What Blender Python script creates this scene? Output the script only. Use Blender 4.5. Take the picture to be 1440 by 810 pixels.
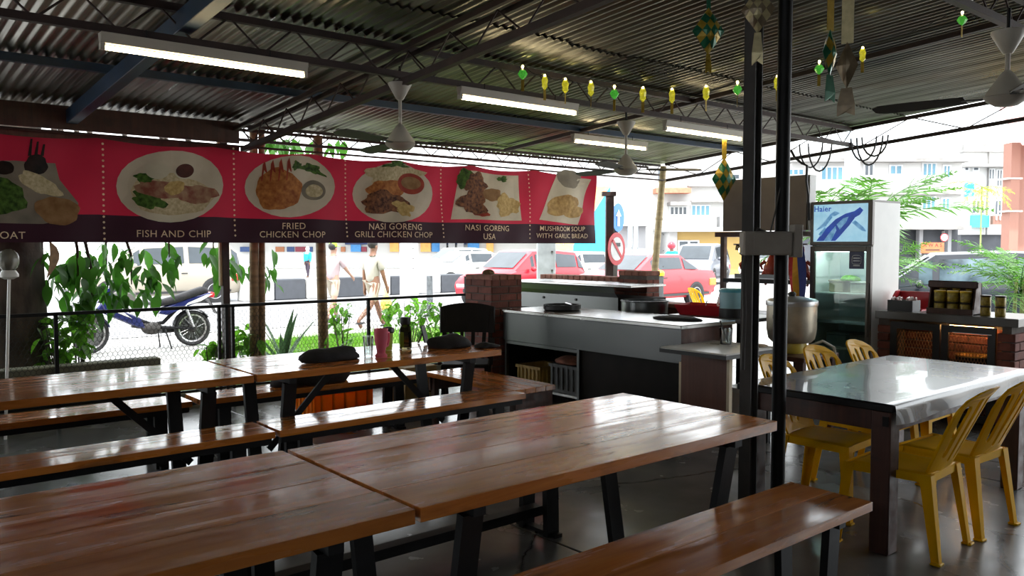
import bpy, bmesh, math, random
from mathutils import Vector, Matrix, Euler
R = math.radians
random.seed(7)
for o in list(bpy.data.objects): bpy.data.objects.remove(o, do_unlink=True)
S = bpy.context.scene
C = S.collection
# ---------------------------------------------------------------- camera
CAMZ = 1.55; FPX = 1160.0; PITCH = math.atan(60/FPX); YAW = R(-40)
cam_d = bpy.data.cameras.new('camera'); cam = bpy.data.objects.new('camera', cam_d); C.objects.link(cam)
cam_d.sensor_fit = 'HORIZONTAL'; cam_d.sensor_width = 36; cam_d.lens = FPX/1440*36; cam_d.clip_start = .05; cam_d.clip_end = 500
cam.location = (0, 0, CAMZ); cam.rotation_euler = (math.pi/2-PITCH, 0, YAW)
S.camera = cam
# ---------------------------------------------------------------- sky, sun, exposure
W = bpy.data.worlds.new('sky'); S.world = W; W.use_nodes = True
bg = W.node_tree.nodes['Background']; bg.inputs[0].default_value = (.92, .97, 1, 1); bg.inputs[1].default_value = 1.4
sd = bpy.data.lights.new('sun', 'SUN'); sd.energy = 2.0; sd.angle = R(1.5); sd.color = (1, .96, .9)
sun = bpy.data.objects.new('sun', sd); C.objects.link(sun); sun.location = (-5, -8, 20)
sun.rotation_euler = Vector((.30, .38, -1)).to_track_quat('-Z', 'Y').to_euler()
vs = S.view_settings; vs.view_transform = 'Standard'; vs.look = 'None'; vs.gamma = 1; vs.use_curve_mapping = False; vs.exposure = 1.8
# ---------------------------------------------------------------- pixel helpers (1440x810 frame)
_rot = cam.rotation_euler.to_matrix()
def ray(px, py): return _rot @ Vector(((px-720)/FPX, -(py-405)/FPX, -1))
O0 = Vector((0, 0, CAMZ))
def at_z(px, py, z): d = ray(px, py); return O0 + d*((z-CAMZ)/d.z)
def at_y(px, py, y): d = ray(px, py); return O0 + d*(y/d.y)
def at_x(px, py, x): d = ray(px, py); return O0 + d*(x/d.x)
def at_d(px, py, dep):
    d = ray(px, py); return O0 + d*dep
# ---------------------------------------------------------------- mesh builder
class MB:
    def __init__(s): s.v = []; s.f = []; s.M = Matrix()
    def add(s, vs, fs):
        n = len(s.v); s.v += [s.M @ Vector(p) for p in vs]; s.f += [[i+n for i in f] for f in fs]; return s
    def box(s, x0, x1, y0, y1, z0, z1):
        return s.add([(x0,y0,z0),(x1,y0,z0),(x1,y1,z0),(x0,y1,z0),(x0,y0,z1),(x1,y0,z1),(x1,y1,z1),(x0,y1,z1)],
                     [(3,2,1,0),(4,5,6,7),(0,1,5,4),(1,2,6,5),(2,3,7,6),(3,0,4,7)])
    def cbox(s, c, sz, rot=None):
        M = s.M; s.M = M @ Matrix.Translation(c) @ (Euler(rot).to_matrix().to_4x4() if rot else Matrix())
        a, b, d = [q/2 for q in sz]; s.box(-a, a, -b, b, -d, d); s.M = M; return s
    def frame_of(s, d, up=(0,0,1)):
        d = d.normalized(); up = Vector(up)
        if abs(d.dot(up)) > .98: up = Vector((1, 0, 0))
        x = up.cross(d).normalized(); y = d.cross(x).normalized(); return x, y
    def bar(s, p, q, w, h, w2=None, h2=None, up=(0,0,1)):
        p = Vector(p); q = Vector(q); x, y = s.frame_of(q-p, up); w2 = w if w2 is None else w2; h2 = h if h2 is None else h2
        vs = []
        for c, a, b in ((p, w, h), (q, w2, h2)):
            for i, j in ((-1,-1),(1,-1),(1,1),(-1,1)): vs.append(c + x*(i*a/2) + y*(j*b/2))
        return s.add(vs, [(3,2,1,0),(4,5,6,7),(0,1,5,4),(1,2,6,5),(2,3,7,6),(3,0,4,7)])
    def tube(s, pts, r, n=8, cap=True, sx=1.0):
        pts = [Vector(p) for p in pts]; m = len(pts); rs = r if isinstance(r, (list, tuple)) else [r]*m
        vs = []; fs = []; px = None
        for i, p in enumerate(pts):
            d = (pts[min(i+1, m-1)]-pts[max(i-1, 0)]).normalized()
            if px is None: x, y = s.frame_of(d)
            else:
                x = (px - d*px.dot(d)).normalized(); y = d.cross(x)
            px = x
            for k in range(n):
                a = 2*math.pi*k/n; vs.append(p + x*(rs[i]*math.cos(a)*sx) + y*(rs[i]*math.sin(a)))
        for i in range(m-1):
            for k in range(n):
                a = i*n+k; b = i*n+(k+1)%n; fs.append((a, b, b+n, a+n))
        if cap: fs.append(tuple(range(n-1, -1, -1))); fs.append(tuple((m-1)*n+k for k in range(n)))
        return s.add(vs, fs)
    def lathe(s, prof, n=20, c=(0,0,0), axis='z'):
        vs = []; fs = []; m = len(prof)
        for r, z in prof:
            for k in range(n):
                a = 2*math.pi*k/n; p = (r*math.cos(a), r*math.sin(a), z)
                if axis == 'y': p = (p[0], p[2], p[1])
                if axis == 'x': p = (p[2], p[0], p[1])
                vs.append((p[0]+c[0], p[1]+c[1], p[2]+c[2]))
        for i in range(m-1):
            for k in range(n):
                a = i*n+k; b = i*n+(k+1)%n; fs.append((a, b, b+n, a+n) if axis != 'y' else (a, a+n, b+n, b))
        if prof[0][0] > 1e-5: fs.append(tuple(range(n-1, -1, -1)))
        if prof[-1][0] > 1e-5: fs.append(tuple((m-1)*n+k for k in range(n)))
        return s.add(vs, fs)
    def prism(s, poly, a, b, plane='xz'):
        n = len(poly)
        def pt(p, t): return {'xz': (p[0], t, p[1]), 'xy': (p[0], p[1], t), 'yz': (t, p[0], p[1])}[plane]
        vs = [pt(p, a) for p in poly]+[pt(p, b) for p in poly]
        fs = [tuple(range(n)), tuple(range(2*n-1, n-1, -1))]+[(i, i+n, (i+1)%n+n, (i+1)%n) for i in range(n)]
        return s.add(vs, fs)
    def sphere(s, c, r, n=12, m=8, sc=(1,1,1)):
        return s.ell(c, (r*sc[0], r*sc[1], r*sc[2]), n, m)
    def ell(s, c, r, n=12, m=8):
        vs = [(c[0], c[1], c[2]+r[2])]; fs = []
        for i in range(1, m):
            t = math.pi*i/m
            for k in range(n):
                a = 2*math.pi*k/n; vs.append((c[0]+r[0]*math.sin(t)*math.cos(a), c[1]+r[1]*math.sin(t)*math.sin(a), c[2]+r[2]*math.cos(t)))
        vs.append((c[0], c[1], c[2]-r[2])); L = len(vs)-1
        for k in range(n): fs.append((0, 1+k, 1+(k+1)%n)); fs.append((L, L-n+(k+1)%n, L-n+k))
        for i in range(m-2):
            for k in range(n):
                a = 1+i*n+k; b = 1+i*n+(k+1)%n; fs.append((a, a+n, b+n, b))
        return s.add(vs, fs)
    def mesh(s, name, mt=None, smooth=False, bevel=0, seg=1, fix=True):
        me = bpy.data.meshes.new(name); me.from_pydata([tuple(p) for p in s.v], [], s.f)
        bm = bmesh.new(); bm.from_mesh(me)
        if fix: bmesh.ops.recalc_face_normals(bm, faces=bm.faces)
        if bevel:
            es = [e for e in bm.edges if len(e.link_faces) == 2 and e.calc_face_angle(0) > .5]
            bmesh.ops.bevel(bm, geom=es, offset=bevel, segments=seg, affect='EDGES', clamp_overlap=True)
        bm.to_mesh(me); bm.free()
        if smooth: me.shade_smooth(); me.set_sharp_from_angle(angle=R(40))
        if mt: me.materials.append(mt)
        return me
    def build(s, name, mt=None, parent=None, smooth=False, bevel=0, seg=1, fix=True):
        return ob(name, s.mesh(name, mt, smooth, bevel, seg, fix), parent)
def ob(name, me, parent=None, loc=None, rot=None):
    o = bpy.data.objects.new(name, me); C.objects.link(o)
    if parent: o.parent = parent
    if loc is not None: o.location = loc
    if rot is not None: o.rotation_euler = rot
    return o
def tag(o, label=None, cat=None, group=None, kind=None):
    if label: o['label'] = label
    if cat: o['category'] = cat
    if group: o['group'] = group
    if kind: o['kind'] = kind
    return o
def thing(name, label, cat, loc=(0,0,0), rz=0, group=None):
    o = bpy.data.objects.new(name, None); C.objects.link(o); o.location = loc; o.rotation_euler = (0, 0, rz); o.empty_display_size = .1
    return tag(o, label, cat, group)
def kids(o): return [c for c in bpy.data.objects if c.parent is o]
def clone(o, loc, rz=None, label=None, parent=None, rot=None):
    c = o.copy(); C.objects.link(c); c.parent = parent
    if loc is not None: c.location = loc
    if rz is not None: c.rotation_euler = (0, 0, rz)
    if rot is not None: c.rotation_euler = rot
    if label: c['label'] = label
    for k in kids(o): clone(k, None, parent=c)
    return c
def struct(o): o['kind'] = 'structure'; return o
# 2D outline with holes -> flat mesh with thickness (local x, z plane; y thickness)
def fill2d(outer, holes, th, name='panel', bevel=0, res=1):
    cu = bpy.data.curves.new(name, 'CURVE'); cu.dimensions = '2D'; cu.fill_mode = 'BOTH'; cu.extrude = th/2; cu.bevel_depth = bevel; cu.bevel_resolution = res
    for pl in [outer]+list(holes):
        sp = cu.splines.new('POLY'); sp.points.add(len(pl)-1); sp.use_cyclic_u = True
        for p, q in zip(sp.points, pl): p.co = (q[0], q[1], 0, 1)
    o = bpy.data.objects.new(name, cu); me = bpy.data.meshes.new_from_object(o)
    bpy.data.objects.remove(o); bpy.data.curves.remove(cu)
    for v in me.vertices: x, y, z = v.co; v.co = (x, -z, y)
    return me
def text_mesh(body, size, mt, th=.0008, align='CENTER', shear=0, sx=1.0, bold=0):
    cu = bpy.data.curves.new('lettering', 'FONT'); cu.body = body; cu.size = size; cu.align_x = align; cu.align_y = 'CENTER'; cu.extrude = th; cu.shear = shear; cu.offset = bold; cu.resolution_u = 3; cu.space_character = 1.06
    o = bpy.data.objects.new('lettering', cu); me = bpy.data.meshes.new_from_object(o)
    bpy.data.objects.remove(o); bpy.data.curves.remove(cu)
    for v in me.vertices: x, y, z = v.co; v.co = (x*sx, -z, y)
    me.materials.clear(); me.materials.append(mt)
    return me
# ---------------------------------------------------------------- procedural materials
MATS = {}
def base_mat(name):
    m = bpy.data.materials.new(name); m.use_nodes = True; MATS[name] = m
    nt = m.node_tree; b = nt.nodes['Principled BSDF']; return m, nt, b
def col4(c): return (c[0], c[1], c[2], 1)
def pm(name, col, rough=.5, metal=0, var=.12, scale=6, stretch=(1,1,1), bump=0, bscale=40, coat=0, rvar=.08, col2=None, emk=0, trans=0, rnd=0, ior=1.45, alpha=1, spec=.5):
    m, nt, b = base_mat(name); N = nt.nodes; L = nt.links
    tc = N.new('ShaderNodeTexCoord'); mp = N.new('ShaderNodeMapping'); L.new(tc.outputs['Object'], mp.inputs['Vector'])
    mp.inputs['Scale'].default_value = [scale*s_ for s_ in stretch]
    nz = N.new('ShaderNodeTexNoise'); nz.inputs['Scale'].default_value = 1; nz.inputs['Detail'].default_value = 5; L.new(mp.outputs[0], nz.inputs['Vector'])
    rp = N.new('ShaderNodeValToRGB'); L.new(nz.outputs['Fac'], rp.inputs[0])
    c1 = [x*(1-var) for x in col]; c2 = col2 or [min(1, x*(1+var)) for x in col]
    rp.color_ramp.elements[0].position = .32; rp.color_ramp.elements[0].color = col4(c1); rp.color_ramp.elements[1].position = .68; rp.color_ramp.elements[1].color = col4(c2)
    out = rp.outputs[0]
    if rnd:
        oi = N.new('ShaderNodeObjectInfo'); mr = N.new('ShaderNodeMapRange'); mr.inputs[3].default_value = 1-rnd; mr.inputs[4].default_value = 1+rnd; L.new(oi.outputs['Random'], mr.inputs[0])
        hs = N.new('ShaderNodeHueSaturation'); L.new(mr.outputs[0], hs.inputs['Value']); L.new(out, hs.inputs['Color']); out = hs.outputs[0]
    L.new(out, b.inputs['Base Color'])
    b.inputs['Metallic'].default_value = metal; b.inputs['Coat Weight'].default_value = coat; b.inputs['Specular IOR Level'].default_value = spec
    mr2 = N.new('ShaderNodeMapRange'); mr2.inputs[3].default_value = max(.02, rough-rvar); mr2.inputs[4].default_value = min(1, rough+rvar); L.new(nz.outputs['Fac'], mr2.inputs[0]); L.new(mr2.outputs[0], b.inputs['Roughness'])
    if bump:
        n2 = N.new('ShaderNodeTexNoise'); n2.inputs['Scale'].default_value = bscale; n2.inputs['Detail'].default_value = 3; L.new(tc.outputs['Object'], n2.inputs['Vector'])
        bu = N.new('ShaderNodeBump'); bu.inputs['Strength'].default_value = bump; bu.inputs['Distance'].default_value = .01; L.new(n2.outputs['Fac'], bu.inputs['Height']); L.new(bu.outputs[0], b.inputs['Normal'])
    if emk: b.inputs['Emission Color'].default_value = col4(col); b.inputs['Emission Strength'].default_value = emk
    if trans: b.inputs['Transmission Weight'].default_value = trans; b.inputs['IOR'].default_value = ior
    if alpha < 1: b.inputs['Alpha'].default_value = alpha
    return m
def see_through(m, fac):      # thin sheet lit from behind: let part of the light through
    nt = m.node_tree; N = nt.nodes; L = nt.links; b = N['Principled BSDF']; t = N.new('ShaderNodeBsdfTranslucent'); mx = N.new('ShaderNodeMixShader'); mx.inputs[0].default_value = fac
    L.new(b.inputs['Base Color'].links[0].from_socket, t.inputs[0]); L.new(b.outputs[0], mx.inputs[1]); L.new(t.outputs[0], mx.inputs[2]); L.new(mx.outputs[0], N['Material Output'].inputs[0]); return m
def glass_mat(name, col, alpha, rough=.03):
    # thin pane: mostly clear sheet that still mirrors its surroundings
    m, nt, b = base_mat(name); N = nt.nodes; L = nt.links
    tr = N.new('ShaderNodeBsdfTransparent'); tr.inputs[0].default_value = col4(col); gl = N.new('ShaderNodeBsdfGlossy'); gl.inputs['Roughness'].default_value = rough
    fr = N.new('ShaderNodeFresnel'); fr.inputs[0].default_value = 1.5; nz = N.new('ShaderNodeTexNoise'); nz.inputs['Scale'].default_value = 3
    mt = N.new('ShaderNodeMath'); mt.operation = 'MULTIPLY_ADD'; mt.inputs[1].default_value = .9; mt.inputs[2].default_value = alpha; L.new(fr.outputs[0], mt.inputs[0])
    mx = N.new('ShaderNodeMixShader'); L.new(mt.outputs[0], mx.inputs[0]); L.new(tr.outputs[0], mx.inputs[1]); L.new(gl.outputs[0], mx.inputs[2])
    L.new(mx.outputs[0], N['Material Output'].inputs[0]); return m
def wood_mat(name, ca, cb, dark, rough=.25, along='x', wear=.55):
    m, nt, b = base_mat(name); N = nt.nodes; L = nt.links
    tc = N.new('ShaderNodeTexCoord'); oi = N.new('ShaderNodeObjectInfo'); ad = N.new('ShaderNodeVectorMath'); ad.operation = 'ADD'
    sc = N.new('ShaderNodeMath'); sc.operation = 'MULTIPLY'; sc.inputs[1].default_value = 37; L.new(oi.outputs['Random'], sc.inputs[0])
    L.new(tc.outputs['Object'], ad.inputs[0]); L.new(sc.outputs[0], ad.inputs[1])
    mp = N.new('ShaderNodeMapping'); L.new(ad.outputs[0], mp.inputs['Vector']); g = (1.3, 22, 22); mp.inputs['Scale'].default_value = g if along == 'x' else (22, 1.3, 22) if along == 'y' else (22, 22, 1.3)
    nz = N.new('ShaderNodeTexNoise'); nz.inputs['Scale'].default_value = 1; nz.inputs['Detail'].default_value = 8; nz.inputs['Roughness'].default_value = .62; nz.inputs['Distortion'].default_value = .6; L.new(mp.outputs[0], nz.inputs['Vector'])
    rp = N.new('ShaderNodeValToRGB'); e = rp.color_ramp.elements; e[0].position = .3; e[0].color = col4(cb); e[1].position = .7; e[1].color = col4(ca); L.new(nz.outputs['Fac'], rp.inputs[0])
    # worn / stained patches and knots
    n2 = N.new('ShaderNodeTexNoise'); n2.inputs['Scale'].default_value = 2.3; n2.inputs['Detail'].default_value = 6; mp2 = N.new('ShaderNodeMapping'); mp2.inputs['Scale'].default_value = (1, 4, 4) if along == 'x' else (4, 1, 4); L.new(ad.outputs[0], mp2.inputs['Vector']); L.new(mp2.outputs[0], n2.inputs['Vector'])
    r2 = N.new('ShaderNodeValToRGB'); r2.color_ramp.elements[0].position = .58; r2.color_ramp.elements[0].color = (0,0,0,1); r2.color_ramp.elements[1].position = .68; r2.color_ramp.elements[1].color = (1,1,1,1); L.new(n2.outputs['Fac'], r2.inputs[0])
    mm = N.new('ShaderNodeMath'); mm.operation = 'MULTIPLY'; mm.inputs[1].default_value = wear; L.new(r2.outputs[0], mm.inputs[0])
    mx = N.new('ShaderNodeMix'); mx.data_type = 'RGBA'; L.new(mm.outputs[0], mx.inputs[0]); L.new(rp.outputs[0], mx.inputs[6]); mx.inputs[7].default_value = col4(dark)
    mr = N.new('ShaderNodeMapRange'); mr.inputs[3].default_value = .82; mr.inputs[4].default_value = 1.18; L.new(oi.outputs['Random'], mr.inputs[0])
    hs = N.new('ShaderNodeHueSaturation'); L.new(mr.outputs[0], hs.inputs['Value']); L.new(mx.outputs[2], hs.inputs['Color']); L.new(hs.outputs[0], b.inputs['Base Color'])
    mp4 = N.new('ShaderNodeMapping'); mp4.inputs['Scale'].default_value = (2, 16, 16) if along == 'x' else (16, 2, 16); L.new(ad.outputs[0], mp4.inputs['Vector']); n4 = N.new('ShaderNodeTexNoise'); n4.inputs['Scale'].default_value = 1; n4.inputs['Detail'].default_value = 4; L.new(mp4.outputs[0], n4.inputs['Vector'])
    r3 = N.new('ShaderNodeMapRange'); r3.inputs[1].default_value = .35; r3.inputs[2].default_value = .7; r3.inputs[3].default_value = rough-.05; r3.inputs[4].default_value = rough+.2; L.new(n4.outputs['Fac'], r3.inputs[0]); L.new(r3.outputs[0], b.inputs['Roughness'])
    r4 = N.new('ShaderNodeMapRange'); r4.inputs[1].default_value = .38; r4.inputs[2].default_value = .72; r4.inputs[3].default_value = .5; r4.inputs[4].default_value = .12; L.new(n4.outputs['Fac'], r4.inputs[0])
    b.inputs['Coat Weight'].default_value = 0
    if rough < .3: L.new(r4.outputs[0], b.inputs['Coat Weight'])
    b.inputs['Coat Roughness'].default_value = .075
    bu = N.new('ShaderNodeBump'); bu.inputs['Strength'].default_value = .09; bu.inputs['Distance'].default_value = .004; L.new(nz.outputs['Fac'], bu.inputs['Height']); L.new(bu.outputs[0], b.inputs['Normal'])
    return m
wood = wood_mat('varnished_wood', (.62,.215,.04), (.38,.11,.018), (.05,.022,.01), rough=.16)
wood_y = wood_mat('varnished_wood_cross', (.62,.215,.04), (.38,.11,.018), (.05,.022,.01), rough=.16, along='y')
wood_end = wood_mat('plank_edge', (.40,.14,.045), (.20,.06,.02), (.06,.03,.015), rough=.45)
darkwood = wood_mat('dark_stained_wood', (.085,.032,.022), (.04,.016,.012), (.02,.012,.01), rough=.45, along='z')
cabwood = wood_mat('brown_board', (.13,.05,.032), (.08,.03,.02), (.05,.02,.015), rough=.4, along='z', wear=.2)
steelblack = pm('black_steel', (.007,.007,.008), .5, 0, .3, 12, bump=.05, spec=.25)
rustbrown = pm('rusty_brown_steel', (.04,.022,.019), .65, 0, .45, 5, bump=.1)
bluesteel = pm('blue_painted_steel', (.008,.03,.07), .5, 0, .3, 5)
greysteel = pm('grey_painted_steel', (.05,.046,.043), .55, 0, .25, 6, spec=.3)
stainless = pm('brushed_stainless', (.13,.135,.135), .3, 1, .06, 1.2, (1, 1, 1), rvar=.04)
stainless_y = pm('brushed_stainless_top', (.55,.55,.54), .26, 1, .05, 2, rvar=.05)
aluminium = pm('bare_aluminium', (.5,.5,.5), .35, 1, .1, 5)
white_p = pm('white_enamel', (.78,.77,.74), .35, 0, .05, 4)
offwhite = pm('off_white_plastic', (.50,.46,.39), .45, 0, .08, 5)
yellow = pm('yellow_plastic', (.80,.44,.0), .42, 0, .08, 5, rvar=.06, bump=.03, bscale=30, spec=.15)
black_pl = pm('black_plastic', (.012,.012,.013), .45, 0, .2, 10)
black_cl = pm('black_fabric', (.012,.011,.013), .85, 0, .4, 25, bump=.5, bscale=35)
flat_black = pm('matt_black_board', (.010,.008,.007), .7, 0, .4, 4, spec=.2)  # one plain black for counter panels, range body, chair and lettering
red_pl = pm('red_plastic', (.5,.02,.03), .35, 0, .12, 6)
see_through(yellow, .2)
cream = pm('cream_paint', (.6,.5,.34), .5, 0, .1, 5)
concrete_wall = pm('mossy_concrete', (.16,.16,.11), .9, 0, .4, 4, bump=.5, bscale=20, col2=(.26,.25,.17))
# ================================================================ SETTING
def floor_mat():
    m, nt, b = base_mat('polished_concrete'); N = nt.nodes; L = nt.links
    tc = N.new('ShaderNodeTexCoord'); nz = N.new('ShaderNodeTexNoise'); nz.inputs['Scale'].default_value = 1.3; nz.inputs['Detail'].default_value = 8; L.new(tc.outputs['Object'], nz.inputs['Vector'])
    rp = N.new('ShaderNodeValToRGB'); e = rp.color_ramp.elements; e[0].position = .33; e[0].color = (.07,.07,.072,1); e[1].position = .7; e[1].color = (.2,.196,.19,1); L.new(nz.outputs['Fac'], rp.inputs[0])
    vo = N.new('ShaderNodeTexVoronoi'); vo.feature = 'DISTANCE_TO_EDGE'; vo.inputs['Scale'].default_value = .55
    n3 = N.new('ShaderNodeTexNoise'); n3.inputs['Scale'].default_value = 4; n3.inputs['Detail'].default_value = 6; L.new(tc.outputs['Object'], n3.inputs['Vector'])
    mxv = N.new('ShaderNodeMix'); mxv.data_type = 'VECTOR'; mxv.inputs[0].default_value = .12; L.new(tc.outputs['Object'], mxv.inputs[4]); L.new(n3.outputs['Color'], mxv.inputs[5]); L.new(mxv.outputs[1], vo.inputs['Vector'])
    r2 = N.new('ShaderNodeValToRGB'); r2.color_ramp.elements[0].position = 0; r2.color_ramp.elements[0].color = (.2,.2,.2,1); r2.color_ramp.elements[1].position = .008; r2.color_ramp.elements[1].color = (1,1,1,1); L.new(vo.outputs['Distance'], r2.inputs[0])
    mx = N.new('ShaderNodeMix'); mx.data_type = 'RGBA'; mx.blend_type = 'MULTIPLY'; mx.inputs[0].default_value = 1; L.new(rp.outputs[0], mx.inputs[6]); L.new(r2.outputs[0], mx.inputs[7]); L.new(mx.outputs[2], b.inputs['Base Color'])
    mr = N.new('ShaderNodeMapRange'); mr.inputs[3].default_value = .08; mr.inputs[4].default_value = .38; L.new(n3.outputs['Fac'], mr.inputs[0]); L.new(mr.outputs[0], b.inputs['Roughness'])
    bu = N.new('ShaderNodeBump'); bu.inputs['Strength'].default_value = .12; bu.inputs['Distance'].default_value = .01; L.new(nz.outputs['Fac'], bu.inputs['Height']); L.new(bu.outputs[0], b.inputs['Normal'])
    return m
FLM = floor_mat()
FX0, FX1, FY0, FY1 = -4.0, 10.2, -4.0, 7.9
fl = struct(MB().box(FX0, FX1, FY0, FY1, -.25, -.012).build('floor', pm('joint_mortar', (.02,.02,.02), .9)))
xs = [FX0, -3.1, -.1, 2.9, 5.9, 8.9, FX1]; ys = [FY0, -2.1, .9, 3.9, 6.9, FY1]
for i in range(len(xs)-1):
    for j in range(len(ys)-1):
        MB().box(xs[i]+.006, xs[i+1]-.006, ys[j]+.006, ys[j+1]-.006, -.1, 0).build('slab', FLM, fl, bevel=.004)
ground = pm('pale_pavement', (.34,.33,.315), .85, 0, .12, .8, bump=.2)
asph = pm('sunlit_asphalt', (.25,.25,.26), .85, 0, .1, .5, bump=.2)
struct(MB().add([(-150,-150,-.06),(150,-150,-.06),(150,150,-.06),(-150,150,-.06)], [(0,1,2,3)]).build('ground', ground))
# road running past, parallel to the fence then bending round the corner
RZ = -.05
struct(MB().add([(-80,15.2,RZ),(70,15.2,RZ),(70,34,RZ),(-80,34,RZ)], [(0,1,2,3)]).build('road', asph))
# low wall under the fence
wl = struct(MB().box(-4, 2.42, 8.0, 8.16, -.06, .5).build('wall_left', concrete_wall, bevel=.01)); struct(MB().box(2.42, 6.6, 8.0, 8.14, -.06, .14).build('trim_2', concrete_wall, bevel=.01))
# unseen walls added behind and beside the camera to cut fill light
plaster = pm('dull_plaster', (.11,.10,.09), .9, 0, .15, 1.5)
struct(MB().box(FX0-.15, FX1, FY0-.15, FY0, -.2, 3.66).build('shade_wall_back', plaster))
struct(MB().box(FX0-.15, FX0, FY0, 8.0, -.2, 2.75).build('shade_wall_right', plaster))
# ---- roof of corrugated zinc sheets
def zr(y): return 3.0 - .075*(y-5.12)          # underside of the roof
def zinc_mat():
    m, nt, b = base_mat('weathered_zinc'); N = nt.nodes; L = nt.links
    tc = N.new('ShaderNodeTexCoord'); oi = N.new('ShaderNodeObjectInfo'); sc = N.new('ShaderNodeMath'); sc.operation = 'MULTIPLY'; sc.inputs[1].default_value = 53; L.new(oi.outputs['Random'], sc.inputs[0])
    ad = N.new('ShaderNodeVectorMath'); ad.operation = 'ADD'; L.new(tc.outputs['Object'], ad.inputs[0]); L.new(sc.outputs[0], ad.inputs[1])
    mp = N.new('ShaderNodeMapping'); mp.inputs['Scale'].default_value = (9, .7, 9); L.new(ad.outputs[0], mp.inputs['Vector'])
    nz = N.new('ShaderNodeTexNoise'); nz.inputs['Scale'].default_value = 1; nz.inputs['Detail'].default_value = 6; L.new(mp.outputs[0], nz.inputs['Vector'])
    rp = N.new('ShaderNodeValToRGB'); e = rp.color_ramp.elements; e[0].position = .3; e[0].color = (.085,.078,.066,1); e[1].position = .7; e[1].color = (.34,.33,.295,1); L.new(nz.outputs['Fac'], rp.inputs[0])
    n2 = N.new('ShaderNodeTexNoise'); n2.inputs['Scale'].default_value = 1.1; n2.inputs['Detail'].default_value = 5; L.new(ad.outputs[0], n2.inputs['Vector'])
    r2 = N.new('ShaderNodeValToRGB'); r2.color_ramp.elements[0].position = .55; r2.color_ramp.elements[0].color = (0,0,0,1); r2.color_ramp.elements[1].position = .75; r2.color_ramp.elements[1].color = (.6,.6,.6,1); L.new(n2.outputs['Fac'], r2.inputs[0])
    mx = N.new('ShaderNodeMix'); mx.data_type = 'RGBA'; L.new(r2.outputs[0], mx.inputs[0]); L.new(rp.outputs[0], mx.inputs[6]); mx.inputs[7].default_value = (.16,.10,.07,1)
    mr = N.new('ShaderNodeMapRange'); mr.inputs[3].default_value = .7; mr.inputs[4].default_value = 1.2; L.new(oi.outputs['Random'], mr.inputs[0])
    hs = N.new('ShaderNodeHueSaturation'); L.new(mr.outputs[0], hs.inputs['Value']); L.new(mx.outputs[2], hs.inputs['Color']); L.new(hs.outputs[0], b.inputs['Base Color'])
    b.inputs['Metallic'].default_value = .75; r3 = N.new('ShaderNodeMapRange'); r3.inputs[3].default_value = .2; r3.inputs[4].default_value = .42; L.new(n2.outputs['Fac'], r3.inputs[0]); L.new(r3.outputs[0], b.inputs['Roughness'])
    return m
ZN = zinc_mat()
roof = struct(bpy.data.objects.new('ceiling', None)); C.objects.link(roof)
def sheet_mesh(x0w, nwave, length):
    mb = MB(); per = 8; n = nwave*per; vs = []; fs = []
    for j in range(2):
        for i in range(n+1):
            vs.append((i/per*.076, j*length, .0095*math.sin(2*math.pi*i/per)))
    for i in range(n): fs.append((i, i+1, n+1+i+1, n+1+i))
    mb.add(vs, fs); me = mb.mesh('zinc_sheet', ZN, smooth=False, fix=False); me.shade_smooth(); return me
rows = [(-4.1, .75), (.55, 4.72), (4.52, 8.42)]
NW = 9; SW = NW*.076
ncol = int((9.8+4.1)/SW)+1
for r, (ya, yb) in enumerate(rows):
    me = sheet_mesh(0, NW, (yb-ya)*math.hypot(1, .075))
    for i in range(ncol):
        s_ = ob('zinc_sheet', me, roof)
        j = random.uniform(-.03, .03)
        s_.location = (9.82-(i+1)*SW, ya+j, zr(ya+j)+.012+(.014 if r < 2 else 0)+(.012 if r < 1 else 0)+random.uniform(0,.003)); s_.rotation_euler = (-math.atan(.075), 0, 0)
# a pale flat liner sheet near the gable
# ---- lattice girders
def lattice(name, p, q, depth, label, mt=rustbrown, period=.42, cw=.045, group=None, rods=.007, twin=False):
    p = Vector(p); q = Vector(q); L_ = (q-p).length; u = (q-p)/L_
    t = thing(name, label, 'roof truss', p, 0, group)
    up = Vector((0,0,1)); side = up.cross(u).normalized()
    def bar(nm, a, b, w, h): MB().bar(a, b, w, h).build(nm, mt, t)
    if twin:
        for s_ in (-1, 1): bar('top_chord', side*s_*.07, u*L_+side*s_*.07, .035, .035)
    else: bar('top_chord', Vector(), u*L_, cw, cw)
    bar('bottom_chord', -up*depth, u*L_-up*depth, cw, cw)
    n = max(2, int(L_/period)); st = L_/n
    me = MB(); me.tube([Vector((0,0,0)), u*st/2-up*depth], rods, 5); me = me.mesh('web_bar', mt)
    me2 = MB(); me2.tube([u*st/2-up*depth, u*st], rods, 5); me2 = me2.mesh('web_bar', mt)
    for i in range(n):
        o = side*(.07 if twin and i % 2 else (-.07 if twin else 0))
        for m_ in (me, me2): ob('web_bar', m_, t, u*(st*i))
    return t
lattice('roof_truss', (-4, 5.12, zr(5.12)-.035), (9.72, 5.12, zr(5.12)-.035), .19, 'long lattice girder carrying the tube lamps and two dome fans')
lattice('roof_truss', (-4, 8.12, zr(8.12)-.03), (9.72, 8.12, zr(8.12)-.03), .14, 'slim lattice girder under the eave right above the food banner', period=.36, cw=.03)
lattice('roof_truss', (-4, 2.1, zr(2.1)-.035), (9.72, 2.1, zr(2.1)-.035), .2, 'lattice girder over the dark cloth table, beside its fan')
sl = lambda x, ya, yb, dz: ((x, ya, zr(ya)+dz), (x, yb, zr(yb)+dz))
a, b_ = sl(3.24, -4, 8.0, -.09); lattice('rafter_truss', a, b_, .2, 'sloping lattice rafter meeting the eave post beside the tree leaves', rustbrown, .5, .05, twin=True)
a, b_ = sl(9.7, -4, 8.0, -.03); lattice('rafter_truss', a, b_, .24, 'end lattice rafter along the open gable above the fridge', rustbrown, 1.1, .04)
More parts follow.
